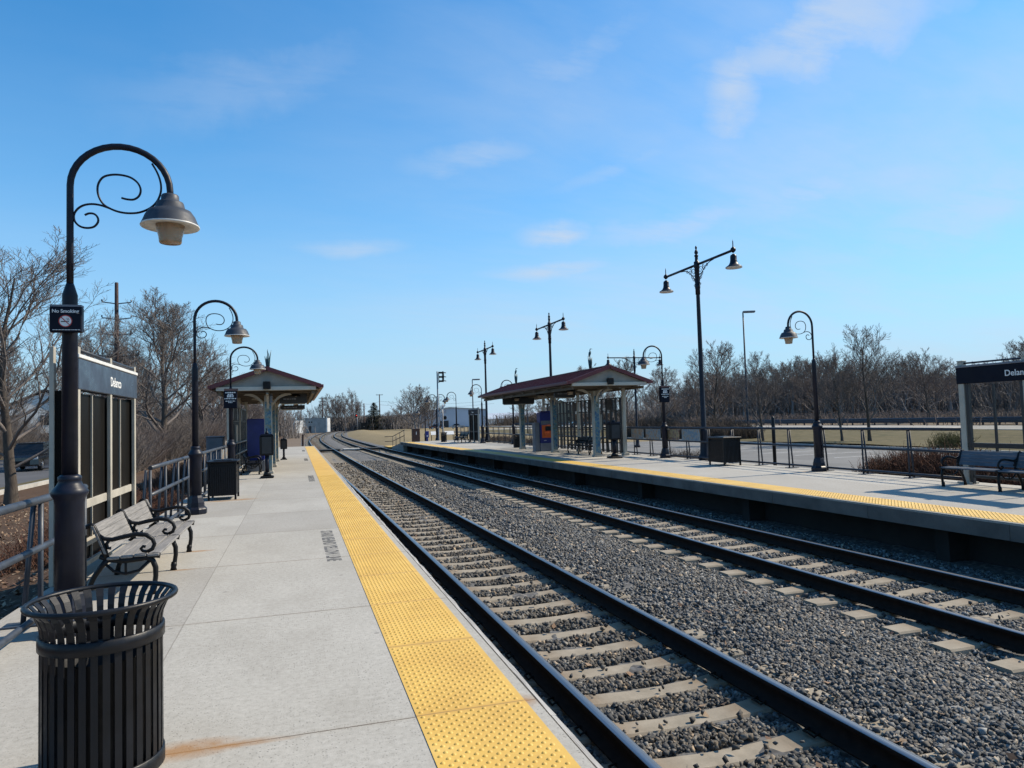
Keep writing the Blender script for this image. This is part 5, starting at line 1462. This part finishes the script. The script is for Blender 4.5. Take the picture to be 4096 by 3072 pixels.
def tree_proto(name, lab, cat, mt, mc, **kw):
    (tv, tf), (cv, cf) = gen_tree(**kw)
    t = thing(name, lab, cat)
    raw_mesh('trunk', tv, tf, mt, t, smooth=True); raw_mesh('crown', cv, cf, mc, t, smooth=True)
    return t
# near and middle trees (heights are real metres; copies are scaled a little)
P1 = tree_proto('bare_tree', 'x', 'tree', M['bark'], M['twig'], seed=11, H=10.4, spread=1.15, fork=.17, limbs=22, dens=(8, 8, 5), up=.11, twr=.0056, trunk_r=.145)
P2 = tree_proto('bare_tree', 'x', 'tree', M['bark'], M['twig'], seed=23, H=12.6, spread=1.1, fork=.18, limbs=22, dens=(9, 8, 6), up=.10, twr=.009, trunk_r=.22)
P3 = tree_proto('bare_tree', 'x', 'tree', M['bark'], M['twig'], seed=37, H=8.0, spread=1.05, fork=.22, limbs=18, dens=(8, 7, 5), up=.09, twr=.0075, trunk_r=.12)
P4 = tree_proto('bare_tree', 'x', 'tree', M['barkfar'], M['twig'], seed=41, H=13, spread=1.15, fork=.18, limbs=15, dens=(8, 6, 5), up=.06, twr=.017, trunk_r=.28)
P5 = tree_proto('bare_tree', 'x', 'tree', M['barkfar'], M['twig_red'], seed=53, H=12, spread=1.3, fork=.22, limbs=15, dens=(8, 6, 5), up=.05, twr=.018, trunk_r=.25)
P6 = tree_proto('bare_tree', 'x', 'tree', M['barkfar'], M['twig'], seed=67, H=14, spread=1.25, fork=.10, limbs=13, dens=(6, 6, 5), up=.10, twr=.019, trunk_r=.2, multi=3)
P7 = tree_proto('bare_tree', 'x', 'tree', M['bark'], M['twig_red'], seed=71, H=11, spread=1.15, fork=.17, limbs=20, dens=(8, 8, 5), up=.08, twr=.012, trunk_r=.2)
protos = [P1, P2, P3, P4, P5, P6, P7]; HH = [10.4, 12.6, 8.0, 13, 12, 14, 11]; used = set()
def tree(k, x, y, h, lab, group=None, z=-.8, rz=None, wide=1.0):
    if k not in used: o = protos[k]; used.add(k)
    else: o = copy_tree(protos[k])
    s = h / HH[k]; o.location = (x, y, z); o.rotation_euler = (0, 0, random.uniform(0, 6.28) if rz is None else rz); o.scale = (s * wide, s * wide, s)
    o['label'] = lab
    if group: o['group'] = group
    elif 'group' in o: del o['group']
    return o
tree(0, -9.1, 27.6, 9.5, 'large bare tree nearest the left edge, trunk just behind the curb', rz=.6, wide=1.45)
tree(1, -9.3, 56.3, 12.4, 'bare tree behind the station sign, left of the second lamp post', rz=2.0, wide=1.3)
GLT = 'bare trees behind the left trees'
for i, (k, x, y, h) in enumerate([(6, -13.5, 37, 8.2), (1, -24, 62, 12), (6, -8.8, 78, 11.5), (1, -17.5, 74, 12.5), (6, -29, 70, 11), (4, -9, 100, 11), (6, -20, 95, 12.5), (3, -31, 92, 13), (4, -12.5, 122, 12), (3, -22, 125, 13), (4, -7.5, 140, 9.5), (6, -5.2, 118, 8), (3, -34, 120, 13), (4, -27, 105, 12), (6, -12.5, 66, 9.5), (4, -15, 140, 11), (6, -6.5, 92, 8), (4, -10, 160, 10)]):
    tree(k, x, y, h, 'bare tree in the tangle of branches behind the left platform', GLT)
tree(2, 31.7, 43.3, 6.9, 'small bare tree in the grass strip right of the car park lamp')
tree(2, 34.6, 38.9, 6.0, 'smallest bare tree in the grass strip, just right of the right crook lamp', z=-.6)
tree(2, 36.4, 38.4, 7.9, 'tallest bare tree in the grass strip between the right lamp and the station sign', z=-.6)
tree(6, 41.8, 65.3, 10.0, 'bare tree with straight trunk right behind the tallest double lamp', z=-.65)
tree(6, 88.5, 81.8, 11.2, 'lone vase shaped bare tree behind the guardrail left of the right station sign')
tree(6, 92.5, 109.0, 12.5, 'bare tree behind the guardrail straight above the right crook lamp head')
tree(6, 48, 98, 11.5, 'bare tree rising behind the gable of the right shelter')
tree(6, 40, 92, 10, 'bare tree behind the slatted screen of the right shelter')
tree(6, 54.5, 100, 10.5, 'bare tree between the right shelter and the second crook lamp')
tree(5, 35.0, 216, 15.0, 'big many stemmed bare tree right behind the signal mast', wide=1.2)
tree(5, 40.5, 222, 11.5, 'many stemmed bare tree right of the biggest far tree', wide=1.1)
tree(6, 119, 90, 14.2, 'bare tree with top branches just showing at the right picture edge')
GW = 'bare trees of the far wood on the right'
g = random.Random(99)
for i in range(50):
    az = 31 + 27.5 * i / 49 + g.uniform(-.25, .25); d = g.uniform(165, 190) if i % 3 else g.uniform(190, 225)
    d = max(d, 100 / math.sin(R(az)))
    k = g.choice((3, 4, 4, 3, 6)); h = d * g.uniform(.056, .074) + (2.0 if 37.5 < az < 41.5 else 0) - (1.5 if az > 47 else 0)
    tree(k, d * math.sin(R(az)), d * math.cos(R(az)), h, 'bare tree in the brown wood beyond the road on the right', GW, z=.2, wide=1.15)
GB = 'bare trees behind the right shelter'
for i in range(12):
    az = R(17.5 + 13.5 * i / 11 + g.uniform(-.3, .3)); d = g.uniform(200, 260)
    tree(g.choice((3, 4)), d * math.sin(az), d * math.cos(az), d * g.uniform(.036, .052), 'distant bare tree seen past the right shelter', GB, wide=1.2)
GC = 'tall bare trees where the tracks vanish'
for i, (x, h) in enumerate([(9.5, 13), (11.8, 12.5), (14.2, 14.4), (16.3, 13.2), (18.6, 14.6), (20.4, 12), (7.0, 9.5), (4.0, 8.5), (1.0, 8.0)]):
    tree((3, 4, 5)[i % 3], x, 252 + (i % 3) * 6, h, 'tall bare tree in the row where the tracks vanish', GC, wide=.75)
for i, (x, y, h) in enumerate([(31, 255, 6.5), (33.5, 250, 8.0), (36, 258, 8.8), (28, 252, 5.5), (24, 256, 5.0)]):
    tree((4, 3)[i % 2], x, y, h, 'low bare tree in the haze between the conifer and the big far tree', 'low bare trees left of the big far tree', wide=1.3)

# conifer
t = thing('conifer', 'dull green conical evergreen beside the distant utility pole', 'tree', (26, 252, -.8))
b = MB(); b.lathe([(.3, 0), (.08, 9.6), (0, 9.7)], k=8); b.build('trunk', M['bark'], t)
g2 = np.random.default_rng(5); n = 5200
hz_ = g2.beta(1.1, 1.5, n) * 9.2 + .5; rad = (1 - hz_ / 10.4) * 4.6 * np.sqrt(g2.random(n)) * (1 + .25 * np.sin(hz_ * 4)); an = g2.random(n) * 6.28
c = np.stack([rad * np.cos(an), rad * np.sin(an), hz_], 1); dv = np.stack([np.cos(an), np.sin(an), g2.uniform(-.5, .3, n)], 1) * .62; sv = np.stack([-np.sin(an), np.cos(an), g2.uniform(-.3, .3, n)], 1) * .12
V = np.stack([c - sv, c + sv, c + dv], 1).reshape(-1, 3); raw_mesh('crown', V, np.arange(n * 3).reshape(-1, 3), M['conifer'], t)

# ------------------------------------------------------------------ bushes and undergrowth
def bush_mesh(rng, n, L_, W_, H_, base_r, lean, twr):
    """n thin woody shoots, each a 3-sided sliver with side twigs"""
    p = np.stack([rng.uniform(-L_ / 2, L_ / 2, n), rng.uniform(-W_ / 2, W_ / 2, n), np.zeros(n)], 1)
    edge = 1 - .55 * (2 * np.abs(p[:, 0]) / L_) ** 4 - .25 * (2 * np.abs(p[:, 1]) / W_) ** 2
    h = H_ * edge * rng.uniform(.55, 1.08, n)
    d = np.stack([rng.normal(0, lean, n), rng.normal(0, lean, n), np.ones(n)], 1)
    tip = p + d * h[:, None]; mid = (p + tip) / 2 + rng.normal(0, .06, (n, 3)) * h[:, None]
    A = np.concatenate([p, mid]); B = np.concatenate([mid, tip])
    m = n * 4; idx = rng.integers(0, n, m); f = rng.uniform(.3, .95, m)[:, None]
    o = p[idx] + (tip[idx] - p[idx]) * f; dd = rng.normal(0, 1, (m, 3)); dd[:, 2] = np.abs(dd[:, 2]) + .4; dd /= np.linalg.norm(dd, axis=1)[:, None]
    e = o + dd * h[idx][:, None] * rng.uniform(.12, .30, m)[:, None]
    A = np.concatenate([A, o]); B = np.concatenate([B, e])
    r0 = np.concatenate([np.full(n, twr * 1.8), np.full(n, twr * 1.3), np.full(m, twr)]); r1 = r0 * .6
    dn = B - A; dn /= np.linalg.norm(dn, axis=1)[:, None] + 1e-9
    u = np.cross(dn, rng.normal(0, 1, dn.shape)); u /= np.linalg.norm(u, axis=1)[:, None] + 1e-9; w_ = np.cross(dn, u)
    V = []
    for (P, r) in ((A, r0), (B, r1)):
        for j in range(3):
            a = 2 * PI * j / 3; V.append(P + (u * math.cos(a) + w_ * math.sin(a)) * r[:, None])
    V = np.stack(V, 1); k = len(A)
    f = np.array([(0, 1, 4, 3), (1, 2, 5, 4), (2, 0, 3, 5)]); F = (f[None] + (np.arange(k) * 6)[:, None, None]).reshape(-1, 4)
    return V.reshape(-1, 3), F
def bush(lab, x, y, z, L_, W_, H_, n, mat, twr=.005, rz=0, lean=.35, name='bare_bush', group=None, seed=1):
    V, F = bush_mesh(np.random.default_rng(seed), n, L_, W_, H_, 0, lean, twr)
    o = raw_mesh(name, V, F, mat); o.location = (x, y, z); o.rotation_euler = (0, 0, rz)
    return tag(o, lab, 'bush', group)
bush('dense reddish brown hedge behind the right handrail left of the dark bench', 14.3, 12.9, -.85, 1.5, 4.1, 1.32, 5200, M['barberry'], .0055, seed=2, lean=.2)
bush('small grey twiggy bush behind the handrail right of the right shelter', 13.7, 23.6, -.85, 1.2, 2.6, 1.0, 900, M['greybush'], .006, seed=3)
bush('long low brown hedge behind the far handrail of the right platform', 13.5, 45.5, -.85, 1.0, 17, 1.2, 4200, M['greybush'], .008, seed=4, lean=.2)
bush('big brown thicket in the grass behind the square bin, left part', 35.2, 66, -.7, 4.5, 9, 2.0, 2600, M['greybush'], .013, seed=5)
bush('big brown thicket in the grass behind the square bin, right part', 34.8, 54.5, -.7, 4.0, 9, 1.75, 2600, M['greybush'], .012, seed=6)
bush('small olive brown bush in the grass beside the right station sign post', 32.2, 28.6, -.65, 1.5, 1.5, .85, 300, M['olive'], .008, seed=7)
bush('reddish brown shrubs in the bed behind the near end of the bench', -3.6, 16.5, -.75, 1.6, 9, .85, 2600, M['barberry'], .0055, seed=8)
bush('reddish brown shrubs in the bed left of the left shelter', -3.8, 30, -.8, 2.0, 13, .95, 2600, M['barberry'], .007, seed=9)
bush('reddish brown shrubs low in the bed at the left picture edge', -4.6, 8.6, -.85, 1.8, 5.5, .62, 1800, M['barberry'], .0045, seed=10, lean=.6)

for i, (x, y, L_, h, n) in enumerate([(-9.4, 45, 5, 2.2, 900), (-9.8, 52, 6, 2.6, 1100), (-9.4, 62, 10, 3.4, 1600), (-8.6, 76, 10, 3.2, 1500), (-10.2, 88, 12, 3.6, 1500), (-27.5, 66, 14, 4.0, 1700), (-28, 84, 14, 4.4, 1700)]):
    bush('loose brown bare shrub between the left trees beside the street', x, y, -.85, 1.8 if i < 5 else 3, L_, h, n, M['twig_red'] if i % 2 else M['twig'], .0085, seed=20 + i, lean=.45, name='bare_shrub', group='bare shrubs beside the street')
def thicket(name, pts, hfun, n, mat, twr, seed):
    """undergrowth along a strip of ground that reads as one mass"""
    rng = np.random.default_rng(seed); segs = []
    P = np.array(pts, float); k = rng.integers(0, len(P) - 1, n); f = rng.random((n, 1)); w_ = rng.normal(0, 1, (n, 1))
    c = P[k, :2] + (P[k + 1, :2] - P[k, :2]) * f + np.concatenate([w_, rng.normal(0, 1, (n, 1))], 1) * P[k, 2:3]
    z0 = np.full((n, 1), -.9); A = np.concatenate([c, z0], 1); h = hfun(rng, n)
    d = np.stack([rng.normal(0, .3, n), rng.normal(0, .3, n), np.ones(n)], 1); B = A + d * h[:, None]
    m = n * 5; idx = rng.integers(0, n, m); o = A[idx] + (B[idx] - A[idx]) * rng.uniform(.15, 1, (m, 1)); dd = rng.normal(0, 1, (m, 3)); dd[:, 2] = np.abs(dd[:, 2]) * .8 + .3; dd /= np.linalg.norm(dd, axis=1)[:, None]
    e = o + dd * h[idx][:, None] * rng.uniform(.1, .32, (m, 1))
    A2 = np.concatenate([A, o]); B2 = np.concatenate([B, e]); r = np.concatenate([np.full(n, twr * 2), np.full(m, twr)])
    dn = B2 - A2; dn /= np.linalg.norm(dn, axis=1)[:, None]; u = np.cross(dn, rng.normal(0, 1, dn.shape)); u /= np.linalg.norm(u, axis=1)[:, None]; v = np.cross(dn, u)
    V = []
    for (Q, s) in ((A2, 1), (B2, .5)):
        for j in range(3):
            a = 2 * PI * j / 3; V.append(Q + (u * math.cos(a) + v * math.sin(a)) * (r * s)[:, None])
    V = np.stack(V, 1); kk = len(A2); f = np.array([(0, 1, 4, 3), (1, 2, 5, 4), (2, 0, 3, 5)]); F = (f[None] + (np.arange(kk) * 6)[:, None, None]).reshape(-1, 4)
    o = raw_mesh(name, V.reshape(-1, 3), F, mat)
    return o
pol = lambda a, d, s: (d * math.sin(R(a)), d * math.cos(R(a)), s)
tag(thicket('undergrowth', [pol(30, 212, 9), pol(36, 200, 9), pol(42, 196, 10), pol(48, 193, 9), pol(54, 188, 9), pol(60, 186, 9)], lambda r_, n: 1.2 + r_.uniform(2.0, 8.2, n), 11000, M['barkfar'], .04, 1), 'brown undergrowth filling the far wood behind the field', 'undergrowth', kind='stuff')
tag(thicket('undergrowth', [(98, 40, 9), (98, 90, 9), (98, 140, 9), (98, 190, 9)], lambda r_, n: .7 + r_.uniform(.1, 1.3, n), 5000, M['twig_red'], .026, 2), 'reddish brown brush in the field beyond the guardrail', 'undergrowth', kind='stuff')
tag(thicket('undergrowth', [(-36, 128, 6), (-26, 132, 5), (-16, 135, 4), (-9, 138, 3), (-5, 150, 2)], lambda r_, n: r_.uniform(1.5, 6.5, n), 5000, M['barkfar'], .03, 3), 'brown brush behind the left trees along the street', 'undergrowth', kind='stuff')
tag(thicket('undergrowth', [(11, 268, 3), (18, 262, 3), (24, 258, 3), (31, 256, 4), (38, 258, 4)], lambda r_, n: r_.uniform(1.2, 5.2, n), 4200, M['barkfar'], .05, 4), 'brown brush around the conifer at the far end of the tracks', 'undergrowth', kind='stuff')
tag(thicket('undergrowth', [pol(17, 268, 6), pol(21, 262, 6), pol(25, 255, 6), pol(30, 240, 7)], lambda r_, n: r_.uniform(1.0, 4.5, n), 4200, M['greybush'], .05, 5), 'grey brown brush in the distance behind the right shelter', 'undergrowth', kind='stuff')

# leaf litter on the planting bed and stray leaves between the tracks
def leaves(name, n, fn, seed, smin, smax):
    r_ = np.random.default_rng(seed); P = fn(r_, n); n = len(P)
    a = r_.random(n) * 6.28; s = r_.uniform(smin, smax, n)
    u = np.stack([np.cos(a), np.sin(a), r_.normal(0, .35, n)], 1) * s[:, None]; v = np.stack([-np.sin(a), np.cos(a), r_.normal(0, .35, n)], 1) * (s * .6)[:, None]
    cv = np.zeros((n, 3)); cv[:, 2] = s * .35
    V = np.stack([P - u, P - v + cv * 0, P + u + cv, P + v], 1).reshape(-1, 3); F = np.arange(n * 4).reshape(-1, 4)
    pal = np.array([(.16, .085, .045), (.24, .14, .075), (.30, .20, .12), (.11, .055, .035), (.36, .27, .18)])
    c = pal[r_.integers(0, 5, n)] * r_.uniform(.75, 1.2, (n, 1))
    return raw_mesh(name, V, F, M['leaf'], col=np.repeat(c, 4, 0))
def bedpts(r_, n):
    x = -2.36 - r_.random(n) ** 1.3 * 7.5; y = 2.5 + r_.random(n) ** 1.4 * 26
    z = -.38 - .47 * np.clip((-2.6 - x) / 5.0, 0, 1) + .02 + r_.uniform(0, .03, n); return np.stack([x, y, z], 1)
tag(leaves('leaf_litter', 14000, bedpts, 1, .018, .045), 'dry brown leaves covering the bed behind the left handrail', 'leaves', kind='stuff')
def trackpts(r_, n):
    x = r_.uniform(1.5, 8.4, n); y = r_.uniform(2, 22, n); return np.stack([x, y, bedz(x, y) + .035], 1)
tag(leaves('stray_leaves', 420, trackpts, 2, .02, .045), 'stray tan leaves on the ballast', 'leaves', kind='stuff')
def lawnpts(r_, n):
    x = r_.uniform(31.4, 40, n); y = r_.uniform(18, 52, n); return np.stack([x, y, np.full(n, -.5)], 1)

t = thing('iron_fence', 'low dark iron picket fence along the street far behind the left trees', 'fence', (-10.75, 58, -.85))
b = MB(); y = 0
while y < 44:
    b.box(-.012, .012, y - .012, y + .012, 0, 1.2); y += .16
o = b.build('pickets', M['black'], t); o['kind'] = 'stuff'
b = MB(); b.bar((0, 0, 1.05), (0, 44, 1.05), .03, .04); b.bar((0, 0, .2), (0, 44, .2), .03, .04); b.build('rails', M['black'], t)

# overall albedo trim: base colours lowered against the raised exposure to deepen shade
for m in bpy.data.materials:
    if not m.use_nodes: continue
    pb = m.node_tree.nodes.get('Principled BSDF')
    if pb is None: continue
    sk = pb.inputs['Base Color']
    if sk.links:
        src = sk.links[0].from_socket; L(m.node_tree, mixc(m.node_tree, 1.0, src, (.84, .84, .84), 'MULTIPLY'), sk)
    else:
        sk.default_value = [c * .84 for c in sk.default_value[:3]] + [1]
bpy.context.view_layer.update()
